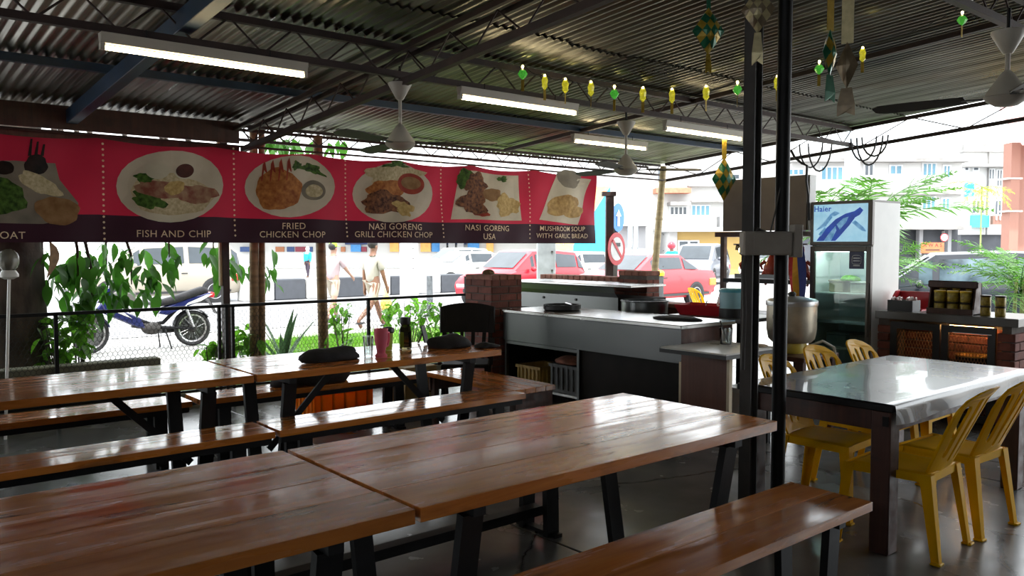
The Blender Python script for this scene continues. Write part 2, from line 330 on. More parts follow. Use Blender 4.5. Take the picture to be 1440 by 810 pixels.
a, b_ = sl(1.72, -4, 8.0, -.12); tag(MB().bar(a, b_, .09, .12).build('blue_rafter', bluesteel, bevel=.004), 'blue painted square rafter crossing above the long tube lamp', 'beam')
tag(MB().bar((-4, 6.67, zr(6.67)-.03), (9.72, 6.67, zr(6.67)-.03), .05, .06).build('blue_purlin', bluesteel), 'thin blue painted purlin under the zinc between two girders', 'beam')
tag(MB().bar((-4, 8.36, zr(8.36)-.02), (9.72, 8.36, zr(8.36)-.02), .03, .03).build('eave_batten', rustbrown), 'thin rusty batten along the outer edge of the roof', 'beam')
tag(MB().bar((-4, .0, zr(0)-.03), (9.72, 0, zr(0)-.03), .05, .06).build('roof_purlin', rustbrown), 'rusty purlin under the roof sheets over the front bench', 'beam')
a, b_ = sl(6.6, 2.1, 8.0, -.05); tag(MB().bar(a, b_, .04, .04).build('thin_rafter', rustbrown), 'thin rusty rafter bar under the sheets above the kitchen', 'beam')
tag(MB().tube([(-4, 7.96, 2.53), (9.7, 7.96, 2.51)], .012, 6).build('banner_rail', rustbrown), 'thin steel rail that the food banner hangs from', 'rail')
for i, (za, zb) in enumerate(((2.44,2.525),(2.555,2.76))): tag(MB().box(-4, 3.22, 8.03, 8.06, za, zb).build('fascia_board', darkwood, bevel=.003), ('narrow dark fascia board just above the banner top', 'wide dark fascia board under the eave sheets')[i], 'board')
# ---- posts
def post_at(px, d): p = at_d(px, 345, d); return p.x, p.y
x, y = post_at(1056, 4.28)
t = thing('channel_post', 'grey steel channel post with cables standing behind the front table', 'post', (x, y, 0), R(12))
MB().box(-.045,.045,-.008,.008,0,3.2).build('web', greysteel, t)
for s_ in (-1, 1): MB().box(s_*.045-.005, s_*.045+.005, -.03, .03, 0, 3.2).build('flange', greysteel, t)
MB().box(.05,.075,-.02,.02,.0,3.2).build('angle_bar', steelblack, t)
x2, y2 = post_at(1099, 4.3)
t = thing('round_post', 'black steel pipe post beside the channel post at the table corner', 'post', (x2, y2, 0))
MB().lathe([(.036,0),(.036,3.2)], 12).build('pipe', steelblack, t, smooth=True); MB().box(-.09,.09,-.09,.09,0,.012).build('base_plate', steelblack, t)
bamboo = pm('old_bamboo', (.24,.15,.07), .6, 0, .35, 5, (1,1,4), bump=.2)
bamboo_l = pm('pale_bamboo', (.42,.32,.17), .6, 0, .25, 5, (1,1,4), bump=.2)
palew = pm('pale_rough_timber', (.5,.4,.24), .7, 0, .2, 6, (1,1,.3))
def pole(name, p, q, r, mt, label, nodes=0):
    t = thing(name, label, 'post', p); q = Vector(q)-Vector(p)
    MB().tube([(0,0,0), q], [r*1.08, r*.94], 10).build('shaft', mt, t, smooth=True)
    for i in range(nodes):
        c = q*((i+.6)/nodes); MB().tube([c-q.normalized()*.012, c+q.normalized()*.012], r*1.14, 10).build('knot', mt, t, smooth=True)
    return t
e = at_y(333, 400, 8.0); struct
t = thing('eave_post', 'dark square timber eave post with pale strip beside bamboo poles', 'post', (e.x, 8.3, -.06))
MB().box(-.035,.035,-.035,.035,0,2.85).build('shaft', rustbrown, t, bevel=.004); MB().box(-.06,-.037,-.02,.02,1.2,2.8).build('pale_strip', palew, t)
for px, lab, r in ((355, 'weathered bamboo pole next to the dark eave post', .045), (366, 'thinner weathered bamboo pole leaning on its twin by the eave', .035)):
    e = at_y(px, 400, 8.42); pole('bamboo_pole', (e.x, 8.42, -.06), (e.x+.04, 8.42, 2.8), r, bamboo, lab, 6)
e = at_y(455, 400, 8.35); pole('timber_pole', (e.x, 8.35, -.06), (e.x-.05, 8.35, 2.75), .055, bamboo, 'brown timber pole between the walking men behind the fence')
e = at_y(918, 400, 8.0); e2 = at_y(933, 236, 8.0); pole('corner_pole', (e.x-.1, 8.0, -.06), (e2.x, 8.0, 2.72), .05, bamboo_l, 'slanting pale bamboo corner pole behind the brick parapet', 5)
# ---- tube lamps
tube_em = pm('lit_tube', (1,.83,.5), .4, emk=7)
def tube_lamp(x0, x1, y, z, label):
    t = thing('tube_lamp', label, 'lamp', ((x0+x1)/2, y, z)); L_ = x1-x0
    MB().prism([(-.035,.06),(.035,.06),(.018,.0),(-.018,.0)], -L_/2, L_/2, 'yz').build('housing', offwhite, t, bevel=.003)
    for s_ in (-1,1): MB().box(s_*(L_/2-.012)-.012, s_*(L_/2-.012)+.012, -.02, .02, -.035, .0).build('lamp_holder', offwhite, t)
    MB().tube([(-L_/2+.03,0,-.022),(L_/2-.03,0,-.022)], .013, 10).build('tube', tube_em, t, smooth=True)
    MB().tube([(-L_*.3,0,.06),(-L_*.3,0,.11)], .004, 6).build('hanger', steelblack, t); MB().tube([(L_*.3,0,.06),(L_*.3,0,.11)], .004, 6).build('hanger', steelblack, t)
Yl = 5.06
for (pa, pb, y, lab) in (((140,55),(431,98),Yl,'long lit tube lamp that the blue rafter passes above'), ((645,127),(811,155),Yl,'lit tube lamp on the girder between the two dome fans'),
        ((934,176),(1043,190),Yl,'lit tube lamp on the girder beyond the second dome fan'), ((805,193),(909,205),6.62,'lit tube lamp under the blue purlin behind the second fan')):
    A = at_y(pa[0], pa[1], y); B = at_y(pb[0], pb[1], y); tube_lamp(A.x, B.x, y, (A.z+B.z)/2-.02, lab)
A = at_y(1364, 8, 2.1); tube_lamp(A.x-1.25, A.x, 2.1, A.z+.02, 'lit tube lamp on the girder above the dark cloth table')
# ---- dome ceiling fans
def fan(loc, ztop, label, ang):
    t = thing('ceiling_fan', label, 'fan', loc, R(ang))
    MB().lathe([(0,0),(.055,.005),(.098,.032),(.11,.05)], 24).build('dome_base', offwhite, t, smooth=True)
    MB().lathe([(.11,.052),(.102,.072),(.062,.13),(.028,.18),(.016,.19),(0,.19)], 24).build('motor_cover', offwhite, t, smooth=True)
    h = ztop-loc[2]
    MB().tube([(0,0,.18),(0,0,h-.12)], .013, 10).build('rod', offwhite, t, smooth=True)
    MB().lathe([(0,h-.14),(.022,h-.14),(.032,h-.125),(.085,h-.03),(.085,h-.02),(0,h-.018)], 20).build('canopy', offwhite, t, smooth=True)
    MB().tube([(0,0,h-.03),(0,0,h+.1)], .01, 6).build('hook', steelblack, t)
    for k in range(3):
        a = 2*math.pi*k/3; mb = MB(); mb.M = Matrix.Rotation(a, 4, 'Z')
        mb.bar((.1,0,.05), (.22,0,.055), .03, .006); mb.build('blade_arm', greysteel, t)
        mb = MB(); mb.M = Matrix.Rotation(a, 4, 'Z') @ Matrix.Translation((.2,0,.057)) @ Matrix.Rotation(R(14), 4, 'X')
        pts = [(0,-.045),(.3,-.06),(.46,-.055),(.5,-.03),(.5,.03),(.46,.055),(.3,.06),(0,.045)]
        mb.prism(pts, -.003, .003, 'xy'); mb.build('blade', blade_m, t)
blade_m = pm('brown_fan_blade', (.025,.02,.016), .6, 0, .2, 4)
f = at_y(563, 212, 5.12); ft = at_y(561, 113, 5.12); fan((f.x, 5.12, f.z), ft.z, 'cream dome fan in front of the grilled chicken banner panel', -38)
f = at_y(880, 247, 5.12); ft = at_y(880, 168, 5.12); fan((f.x, 5.12, f.z), ft.z, 'cream dome fan above the kitchen counter', -36)
f = at_y(1415, 150, 1.72); ft = at_y(1413, 36, 1.72); fan((f.x, 1.72, f.z), ft.z, 'cream dome fan hanging above the dark cloth table', -25)
# ================================================================ BANNER
BY = 7.9
ban_red = pm('banner_red', (.40,.014,.04), .6, 0, .12, 1.5, bump=.05, bscale=3, spec=.2)
ban_dark = pm('banner_dark_band', (.03,.008,.016), .6, 0, .2, 1.5, spec=.2)
see_through(ban_red, .16); see_through(ban_dark, .1)
bx0 = at_y(-60, 200, BY).x; bx1 = at_y(838, 300, BY).x; bz0 = 1.575; bz1 = 2.485
def bwave(x, z):
    r_ = max(0, (x-(bx1-1.6))/1.6)
    return .018*math.sin(x*5.1+z*2.2)+.012*math.sin(x*11+1.3-z*5)+.022*r_*math.sin((x-bx1)*9+z*7)
def bsag(x, z): # scalloped upper hem between the ties
    t = (z-bz0)/(bz1-bz0); k = (x-bx0)/1.02 % 1
    return -.035*t*math.sin(math.pi*k) + .02*t*(x-bx0)/7
banner = thing('food_banner', 'long red printed food banner with plates of chicken and chips hung along the eave', 'banner', (0, BY, 0))
def ban_grid(za, zb, mt, nm, nz):
    mb = MB(); n = 170; vs = []; fs = []
    for j in range(nz+1):
        z = za+(zb-za)*j/nz
        for i in range(n+1):
            x = bx0+(bx1-bx0)*i/n; vs.append((x, bwave(x, z), z+bsag(x, z)))
    for j in range(nz):
        for i in range(n): a = j*(n+1)+i; fs.append((a, a+1, a+n+2, a+n+1))
    mb.add(vs, fs); o = mb.build(nm, mt, banner, smooth=False); o.data.shade_smooth(); return o
zband = bz0+.27*(bz1-bz0)
ban_grid(bz0, zband, ban_dark, 'dark_band', 5); ban_grid(zband, bz1, ban_red, 'red_field', 14)
def onban(px, py):
    p = at_y(px, py, BY); return p.x, p.z
def ban_put(me, mt, nm, lift=.006, parent=None):
    for v in me.vertices: v.co.y = bwave(v.co.x, v.co.z)-lift; v.co.z += bsag(v.co.x, v.co.z)
    me.materials.clear(); me.materials.append(mt); return ob(nm, me, parent or banner)
def disc_mesh(pts, rings=5):
    cx = sum(p[0] for p in pts)/len(pts); cz = sum(p[1] for p in pts)/len(pts); n = len(pts); vs = [(cx, 0, cz)]; fs = []
    for r in range(1, rings+1):
        for p in pts: vs.append((cx+(p[0]-cx)*r/rings, 0, cz+(p[1]-cz)*r/rings))
    for k in range(n): fs.append((0, 1+k, 1+(k+1)%n))
    for r in range(rings-1):
        for k in range(n): a = 1+r*n+k; b = 1+r*n+(k+1)%n; fs.append((a, a+n, b+n, b))
    return MB().add(vs, fs).mesh('print', None, fix=False)
def ell_px(cx, cy, rx, ry, n=28, jit=0, rot=0, seed=0):
    rg = random.Random(seed); ph = [rg.uniform(0, 6.28) for _ in range(4)]; out = []
    for k in range(n):
        a = -2*math.pi*k/n; s_ = 1+jit*(math.sin(3*a+ph[0])*.5+math.sin(5*a+ph[1])*.3+math.sin(8*a+ph[2])*.3)
        x = rx*s_*math.cos(a); y = ry*s_*math.sin(a); out.append(onban(cx+x*math.cos(rot)-y*math.sin(rot), cy+x*math.sin(rot)+y*math.cos(rot)))
    return out
def pprint(nm, cx, cy, rx, ry, mt, lift, jit=0, rot=0, seed=0): return ban_put(disc_mesh(ell_px(cx, cy, rx, ry, 28, jit, rot, seed)), mt, nm, lift)
def poly_print(nm, pts, mt, lift):
    pts = [(a[0]+(b[0]-a[0])*k/8, a[1]+(b[1]-a[1])*k/8) for a, b in zip(pts, pts[1:]+pts[:1]) for k in range(8)]
    return ban_put(disc_mesh([onban(*p) for p in pts], 6), mt, nm, lift)
F = {k: pm('print_'+k, c, .6, 0, v, sc, col2=c2, spec=.2) for k, c, c2, v, sc in (
    ('plate', (.60,.55,.42), (.68,.63,.5), .1, 3), ('shade', (.22,.19,.15), (.3,.26,.2), .2, 4), ('fried', (.38,.10,.02), (.55,.22,.06), .3, 22),
    ('grill', (.09,.02,.015), (.3,.12,.05), .5, 30), ('greens', (.02,.06,.01), (.10,.2,.03), .4, 25), ('rice', (.55,.44,.24), (.68,.58,.38), .2, 35),
    ('sauce', (.05,.012,.01), (.12,.03,.02), .3, 8), ('redbowl', (.3,.03,.02), (.4,.06,.03), .2, 8), ('gravy', (.28,.14,.05), (.36,.2,.09), .2, 12),
    ('salmon', (.34,.10,.07), (.42,.26,.16), .3, 14), ('fries', (.5,.32,.1), (.62,.44,.18), .2, 30), ('bread', (.45,.25,.08), (.6,.4,.16), .3, 18), ('ebony', (.012,.008,.008), (.03,.015,.012), .3, 10), ('dots', (.85,.66,.45), (.9,.72,.5), .1, 5))}
for m_ in F.values(): see_through(m_, .15)
# panels left to right
poly_print('printed_plate', [(-60,225),(20,222),(78,226),(84,250),(110,285),(106,306),(60,314),(-60,312)], F['shade'], .005)
pprint('printed_greens', -8, 275, 42, 30, F['greens'], .008, .2, 0, 1); pprint('printed_cup', 50, 228, 17, 15, F['ebony'], .009, .1, 0, 2); pprint('printed_dip', 4, 233, 15, 10, F['ebony'], .009, .05)
pprint('printed_sandwich', 55, 256, 34, 12, F['rice'], .010, .15, .45, 4); pprint('printed_bread', 80, 295, 32, 20, F['gravy'], .011, .1, .2, 5)
for k in range(3): MBx = ban_put(disc_mesh([onban(*p) for p in ((38+k*9,215),(42+k*9,190+k*4),(45+k*9,190+k*4),(43+k*9,215))], 2), F['ebony'], 'printed_cutlery', .010)
pprint('printed_plate', 239, 260, 75, 52, F['plate'], .005)
pprint('printed_shade', 240, 272, 58, 30, F['rice'], .007, .1, .1, 3); pprint('printed_greens', 208, 280, 24, 11, F['greens'], .009, .3, .3, 7); pprint('printed_fish', 232, 265, 46, 12, F['salmon'], .010, .15, .12, 8); pprint('printed_fish', 275, 272, 30, 13, F['salmon'], .011, .2, .1, 9)
pprint('printed_greens', 203, 247, 14, 7, F['greens'], .010, .3, 0, 11); pprint('printed_bowl', 220, 236, 17, 13, F['plate'], .012); pprint('printed_bowl', 259, 238, 16, 12, F['plate'], .012); pprint('printed_sauce', 259, 238, 13.5, 10, F['sauce'], .014); pprint('printed_lemon', 244, 262, 15, 10, F['fries'], .013, .1, -.2, 12)
pprint('printed_plate', 408, 261, 63, 44, F['plate'], .005); pprint('printed_chicken', 391, 265, 32, 30, F['fried'], .008, .12, .2, 13); pprint('printed_greens', 416, 232, 7, 6, F['greens'], .009, .4, 0, 14); pprint('printed_greens', 438, 238, 18, 6, F['greens'], .009, .5, .3, 15)
pprint('printed_bowl', 440, 268, 17, 14, F['shade'], .010); pprint('printed_dip', 441, 269, 12, 9, F['rice'], .012)
for k in range(4):
    c0 = 371+k*11; pts = [(c0-4, 252), (c0-2, 228-k), (c0+1, 222-k), (c0+4, 240), (c0+2.6, 240), (c0+.6, 225-k), (c0-1, 229-k), (c0-2.6, 252)]
    poly_print('printed_sauce_line', pts, F['redbowl'], .010)
pprint('printed_plate', 553, 271, 56, 42, F['plate'], .005); pprint('printed_rice', 552, 244, 40, 13, F['rice'], .007, .25, 0, 16); pprint('printed_chicken', 542, 268, 26, 16, F['fried'], .008, .2, 0, 17); pprint('printed_gravy', 540, 285, 32, 16, F['grill'], .010, .25, .1, 18)
pprint('printed_fries', 566, 293, 14, 9, F['fries'], .011, .4, .5, 19); pprint('printed_bowl', 577, 258, 19, 15, F['redbowl'], .010); pprint('printed_dip', 577, 257, 14, 9, F['gravy'], .012); pprint('printed_greens', 556, 232, 18, 4, F['greens'], .009, .5, 0, 20)
poly_print('printed_plate', [(646,240),(730,246),(734,310),(634,308)], F['plate'], .005)
pprint('printed_greens', 654, 252, 13, 13, F['greens'], .007, .25, 0, 21); pprint('printed_meat', 668, 258, 15, 14, F['grill'], .009, .3, 0, 22); pprint('printed_meat', 664, 285, 20, 16, F['grill'], .010, .3, .3, 23); pprint('printed_meat', 672, 296, 14, 8, F['redbowl'], .009, .3, .2, 23)
pprint('printed_rice', 690, 273, 14, 9, F['gravy'], .008, .15, 0, 24); pprint('printed_fries', 713, 288, 18, 15, F['fries'], .009, .3, .3, 25); pprint('printed_greens', 706, 250, 7, 4, F['greens'], .008, .4, 0, 26)
poly_print('printed_plate', [(782,242),(832,254),(812,316),(759,309)], F['plate'], .005)
pprint('printed_shade', 800, 250, 19, 13, F['shade'], .007, .1, .3, 27); pprint('printed_bread', 790, 288, 23, 14, F['bread'], .009, .1, -.3, 28); pprint('printed_bread', 805, 298, 15, 8, F['bread'], .008, .1, -.1, 29)
dots = MB()
for px, y0, y1, n in ((146, 202, 336, 18), (330, 207, 331, 18), (487, 217, 332, 20), (622, 225, 333, 20), (745, 235, 335, 18)):
    for i in range(n):
        x, z = onban(px+(i/n-.5)*4, y0+(y1-y0)*i/(n-1)); r = .011
        y = bwave(x, z)-.006; zz = z+bsag(x, z)
        dots.add([(x+r*math.cos(a*math.pi/3), y, zz+r*math.sin(a*math.pi/3)) for a in range(6)], [tuple(range(6))])
dots.build('printed_dots', F['dots'], banner, fix=False)
def ban_text(txt, px, py, wpx, shear=0):
    me = text_mesh(txt, .1, F['dots'], th=0, bold=.0002, shear=shear)
    xs_ = [v.co.x for v in me.vertices]; w = max(xs_)-min(xs_); x, z = onban(px, py); xa, _ = onban(px-wpx/2, py); xb, _ = onban(px+wpx/2, py); k = (xb-xa)/w; hk = .62
    for v in me.vertices: v.co = ((xa+xb)/2+v.co.x*k, 0, z+v.co.z*k)
    ban_put(me, F['dots'], 'printed_lettering', .014)
ban_text('OAT', 17, 331, 36); ban_text('FISH AND CHIP', 243, 329, 103); ban_text('FRIED', 412, 318, 31); ban_text('CHICKEN CHOP', 410, 330, 91)
ban_text('NASI GORENG', 555, 319, 73); ban_text('GRILL CHICKEN CHOP', 553, 330, 109); ban_text('NASI GORENG', 685, 321, 60); ban_text('USA', 686, 333, 17); ban_text('MUSHROOM SOUP', 790, 322, 60); ban_text('WITH GARLIC BREAD', 790, 332, 68)
# ================================================================ TABLES AND BENCHES
def plank_me(L_, w, th, mt, seed):
    mb = MB(); rg = random.Random(seed); n = 8
    # slightly wavy long edges, rounded top edges
    return MB().box(0, L_, 0, w, -th, 0).mesh('plank', mt, bevel=.004)
def vframe(t, x, yc, half_t, half_b, ztop, mt=steelblack, w=.09, th=.035, label=None):
    f = MB().bar((x, yc-half_t-.05, ztop-.02), (x, yc+half_t+.05, ztop-.02), .05, .04).build('leg_frame', mt, t)
    for s_ in (-1, 1): MB().bar((x, yc+s_*half_t, ztop-.04), (x, yc+s_*half_b, .0), .085, th, up=(0,1,0)).build('leg', mt, f)
    MB().bar((x, yc-half_b-.06, .012), (x, yc+half_b+.06, .012), .05, .02).build('foot_bar', mt, f)
def plank_table(x0, x1, y0, y1, z, label, name='plank_table', cat='table', npl=4, th=.045, group=None, brace=False, frames=True, cross=False, stretch=None, inset=.25, apron=False):
    t = thing(name, label, cat, (x0, y0, 0), 0, group); L_ = x1-x0; W_ = y1-y0; g = .0004; w = W_/npl
    for i in range(npl):
        o = MB().box(random.uniform(0,.006), L_-random.uniform(0,.006), i*w+g*(i > 0), (i+1)*w-g*(i < npl-1), z-th, z-random.uniform(0,.0006)).build('plank', wood, t, bevel=.0015)
    if apron: MB().box(.02, L_-.02, .02, .06, z-th-.04, z-th-.001).build('apron', steelblack, t); MB().box(.02, L_-.02, W_-.06, W_-.02, z-th-.04, z-th-.001).build('apron', steelblack, t)
    ht = W_/2-.08; hb = max(.1, W_/2-.2)
    for x in (inset, L_-inset): vframe(t, x, W_/2, ht, hb, z-th)
    if brace: MB().bar((L_-inset-.5, W_/2, z-th-.02), (L_-inset, W_/2, .18), .045, .012, up=(0,1,0)).build('diagonal_brace', steelblack, t); MB().bar((inset+.5, W_/2, z-th-.02), (inset, W_/2, .18), .045, .012, up=(0,1,0)).build('diagonal_brace', steelblack, t)
    if stretch: MB().bar((inset, W_/2, stretch), (L_-inset, W_/2, stretch), .07, .05).build('stretcher', steelblack, t)
    return t
plank_table(1.36, 3.28, 2.05, 2.98, .76, 'worn varnished plank table with scuffed top, its end by the black post', npl=4)
plank_table(-.62, 1.345, 2.05, 2.98, .76, 'brown plank table butted against the scuffed plank table', npl=4)
plank_table(2.02, 3.95, 4.83, 5.66, .76, 'far plank table holding the pink mug and bags', npl=4, brace=True)
plank_table(.0, 2.005, 4.83, 5.66, .76, 'far plank table butted to the one with the pink mug', npl=4, brace=True)
B = lambda x0, x1, y0, y1, lab, **k: plank_table(x0, x1, y0, y1, .455, lab, 'plank_bench', 'bench', 2, .04, inset=.2, **{'apron': True, **k})
B(1.45, 3.42, 1.67, 2.06, 'glossy orange brown bench ending beside the dark table leg', apron=False)
B(1.15, 3.15, 3.12, 3.46, 'plank bench behind the scuffed table with a black floor stretcher', stretch=.12)
B(.05, 2.03, 4.58, 4.93, 'brown plank bench tucked under the table without the mug')
B(2.05, 3.98, 4.58, 4.93, 'plank bench tucked under the table with the pink mug', stretch=.14)
B(.0, 1.98, 5.85, 6.18, 'plank bench between the fence and the table without the mug')
B(2.03, 3.92, 5.85, 6.18, 'plank bench with bag, between the fence and the mug table', stretch=.14)
# cross bench at the end of the far table
t = thing('plank_bench', 'slatted plank bench set crosswise at the end of the mug table', 'bench', (3.99, 4.72, 0))
for i in range(4): MB().box(i*.105+.001, (i+1)*.105-.001, 0, 1.2, .415, .455).build('plank', wood_y, t, bevel=.003)
MB().box(.02, .40, .015, .045, .30, .414).build('apron', darkwood, t); MB().box(.02, .40, 1.155, 1.185, .30, .414).build('apron', darkwood, t)
for i in (.03, .35):
    for j in (.05, 1.11): MB().box(i, i+.05, j, j+.05, 0, .414).build('leg', darkwood, t)
# ---- dark table under a black vinyl cloth
DX0, DX1, DY0, DY1, DZ = 4.03, 5.86, 1.88, 2.76, .76
t = thing('dark_table', 'heavy dark wooden dining table under a shiny grey vinyl cover', 'table', (DX0, DY0, 0))
LX, LY = DX1-DX0, DY1-DY0
vinyl = pm('grey_vinyl', (.05,.052,.058), .27, 0, .25, 2.5, bump=.06, bscale=7, rvar=.06, coat=.3)
me = MB(); n = 40; mm = 18; vs = []; fs = []
def drape(u, v):
    x = u*LX; y = v*LY; dz = .0006*math.sin(u*9+v*7)+.0003*math.sin(v*23-u*11); return (x, y, DZ+.004+dz)
for j in range(mm+1):
    for i in range(n+1): vs.append(drape(i/n, j/mm))
for j in range(mm):
    for i in range(n): a = j*(n+1)+i; fs.append((a, a+1, a+n+2, a+n+1))
k0 = len(vs)                                # hanging skirt on the chair side, wavy lower hem
for r in range(4):
    for i in range(n+1): vs.append((i/n*LX, -.012-.005*math.sin(i*.5)*r/3-(.004 if r else 0), DZ+.004-[.006,.03,.065,.10][r]-.008*math.sin(i*.3)*(r/3)))
for i in range(n): fs.append((i, k0+i, k0+i+1, i+1))
for r in range(3):
    for i in range(n): a = k0+r*(n+1)+i; fs.append((a, a+n+1, a+n+2, a+1))
me.add(vs, fs); o = me.build('vinyl_cover', vinyl, t, fix=False); o.data.shade_smooth()
MB().box(-.015, LX+.015, -.008, LY+.015, DZ-.035, DZ).build('tabletop', steelblack, t, bevel=.004)
for a_ in ((.03, LX-.03, .02, .05), (.03, LX-.03, LY-.05, LY-.02), (.02, .05, .03, LY-.03), (LX-.05, LX-.02, .03, LY-.03)): MB().box(*a_, DZ-.14, DZ-.036).build('apron', darkwood, t, bevel=.003)
for i in (0, 1):
    for j in (0, 1): MB().box(.0+i*(LX-.10), .10+i*(LX-.10), .01+j*(LY-.12), .11+j*(LY-.12), 0, DZ-.036).build('leg', darkwood, t, bevel=.005)
MB().box(-.004, .0, .02, .05, DZ-.11, DZ-.06).build('bracket', steelblack, t)
# ---- yellow monobloc chair
def make_chair():
    t = thing('plastic_chair', 'yellow plastic chair with slotted arched back', 'chair')
    # local: +y is the way the sitter faces, seat centre at origin
    n = 14; mb = MB(); vs = []; fs = []
    for j in range(n+1):
        for i in range(n+1):
            u = i/n*2-1; v = j/n*2-1; hw = .215-.025*(1-v)/2
            r = 1 if abs(u) < .8 or abs(v) < .8 else .985
            x = u*hw*r; y = v*.205*r; z = .43-.012*(1-u*u)*(1-v*v)-(.018*max(0, (v-.7)/.3)**2)-(.014*max(0, (abs(u)-.82)/.18)**2)
            vs.append((x, y, z))
    for j in range(n):
        for i in range(n): a = j*(n+1)+i; fs.append((a, a+1, a+n+2, a+n+1))
    mb.add(vs, fs); s_ = mb.build('seat', yellow, t, fix=False); s_.data.shade_smooth()
    md = s_.modifiers.new('thickness', 'SOLIDIFY'); md.thickness = .006; md.offset = -1
    rim = MB(); P = [(-.19,-.205),(.19,-.205),(.215,.205),(-.215,.205)]
    for i in range(4):
        a, b = P[i], P[(i+1)%4]; rim.bar((a[0],a[1],.405), (b[0],b[1],.405), .006, .04)
    rim.build('seat_rim', yellow, t)
    # backrest: arched outline with five slots
    def arch(hw, z0, z1, k=14, nar=.0):
        pts = [(-hw, z0)]; zs = z1-hw*.75
        for i in range(k+1):
            a = math.pi-math.pi*i/k; pts.append(((hw+nar)*math.cos(a), zs+hw*.75*math.sin(a)))
        pts.append((hw, z0)); return pts
    outer = [(-.16,.40),(-.185,.60),(-.195,.70),(-.188,.76),(-.165,.81),(-.12,.845),(-.06,.862),(0,.866),(.06,.862),(.12,.845),(.165,.81),(.188,.76),(.195,.70),(.185,.60),(.16,.40)]
    holes = []
    for cx, w, za, zb, lean in ((-.115,.026,.50,.785,-.015),(-.039,.019,.47,.815,-.004),(.039,.019,.47,.815,.004),(.115,.026,.50,.785,.015)):
        h = []
        for i in range(7): a = math.pi*i/6; h.append((cx+lean+w*1.25*math.cos(a), zb-w+w*math.sin(a)))
        for i in range(7): a = math.pi+math.pi*i/6; h.append((cx-lean*.4+w*.75*math.cos(a), za+w+w*math.sin(a)))
        holes.append(h)
    me = fill2d(outer, holes, .009, 'backrest', bevel=.003)
    bm = bmesh.new(); bm.from_mesh(me); bmesh.ops.triangulate(bm, faces=bm.faces); bmesh.ops.subdivide_edges(bm, edges=[e for e in bm.edges if e.calc_length() > .06], cuts=1); bm.to_mesh(me); bm.free()
    for v in me.vertices:
        x, y, z = v.co; v.co.y = y-.2-(z-.42)*.46+.9*x*x-.02*max(0,(z-.8)/.06)
    me.materials.clear(); me.materials.append(yellow); ob('backrest', me, t)
    for sx in (-1, 1):
        for sy in (-1, 1):
            top = Vector((sx*(.195 if sy > 0 else .172), sy*.185, .425)); bot = Vector((sx*(.235 if sy > 0 else .2), sy*.205-(.045 if sy < 0 else -.02), 0))
            l = MB(); x_in = -sx
            for (dx, dy, wx, wy) in ((0, 0, .058, .006), (sx*.026, -sy*.026, .006, .058)):
                vs = []
                for c, k in ((top, 1.0), (bot, .62)):
                    for i, j in ((-1,-1),(1,-1),(1,1),(-1,1)): vs.append((c.x+dx*k+i*wx/2*(k if wx > .01 else 1), c.y+sy*.026*k*(1 if wy < .01 else 1)+dy*k+j*wy/2*(k if wy > .01 else 1), c.z))
                l.add(vs, [(3,2,1,0),(4,5,6,7),(0,1,5,4),(1,2,6,5),(2,3,7,6),(3,0,4,7)])
            l.build('leg', yellow, t)
            MB().cbox((bot.x+sx*.01, bot.y+sy*.006, .006), (.05, .05, .012)).build('foot', yellow, t, bevel=.003)
    return t
ch = make_chair()
spots = [(4.30, 1.95, 3, 'yellow plastic chair at the dark table, nearest the bench end on the fan side'), (4.85, 1.93, -3, 'yellow plastic chair second from the bench end, under the hanging vinyl skirt'),
         (4.56, 2.50, 184, 'yellow plastic chair whose back the steel posts cross'), (5.18, 2.58, 177, 'yellow plastic chair facing the dark table across from the pair, beside the posts'), (5.73, 2.56, 182, 'yellow plastic chair pushed in closest to the mesh cabinet doors')]
for i, (x, y, a, lab) in enumerate(spots):
    c = ch if i == 0 else clone(ch, None)
    c.location = (x, y, 0); c.rotation_euler = (0, 0, R(a)); c['label'] = lab; c['group'] = 'yellow chairs at the dark table'
for x, y, a, lab in ((9.25, 3.85, 60, 'yellow plastic chair outside behind the red tray shape'), (9.0, 3.35, 200, 'yellow plastic chair outside behind the jar rack'), (9.1, 2.5, 170, 'yellow plastic chair outside under the potted palm')):
    c = clone(ch, (x, y, 0), R(a), lab); c['group'] = 'yellow chairs outside the counter'
# ================================================================ BRICK PIECES
brick_m = pm('red_brick', (.14,.042,.03), .85, 0, .3, 9, bump=.5, bscale=30, rnd=.3)
mortar = pm('grey_mortar', (.10,.085,.075), .95, 0, .2, 20)
BL, BH, BW, MJ = .215, .065, .1, .01
brick_me = {}
def brick_mesh(l, w):
    k = (round(l, 3), round(w, 3))
    if k not in brick_me: brick_me[k] = MB().cbox((0,0,0), (l, w, BH)).mesh('brick', brick_m, bevel=.004)
    return brick_me[k]
def brick_face(parent, p, u, nrm, length, height, z0=0, skip=None):
    """running bond bricks standing 6 mm proud of a mortar core; p = corner on the face, u along, nrm outward (world axes)"""
    rot = math.atan2(u[1], u[0]); row = 0; z = z0
    while z+BH <= z0+height+.001:
        s_ = 0 if row % 2 == 0 else -(BL/2+MJ/2)
        while s_ < length-.02:
            a = max(0, s_); b = min(length, s_+BL)
            if b-a > .03:
                c = Vector((p[0]+u[0]*(a+b)/2-nrm[0]*(.03-.006), p[1]+u[1]*(a+b)/2-nrm[1]*(.03-.006), z+BH/2))
                if not (skip and skip(c)):
                    o = ob('brick', brick_mesh(b-a, .06), parent, c, (0, 0, rot))
            s_ += BL+MJ
        z += BH+MJ; row += 1
def core(name, x0, x1, y0, y1, z0, z1, label, cat='brick wall'):
    t = MB().box(x0, x1, y0, y1, z0, z1).build(name, mortar); tag(t, label, cat); return t
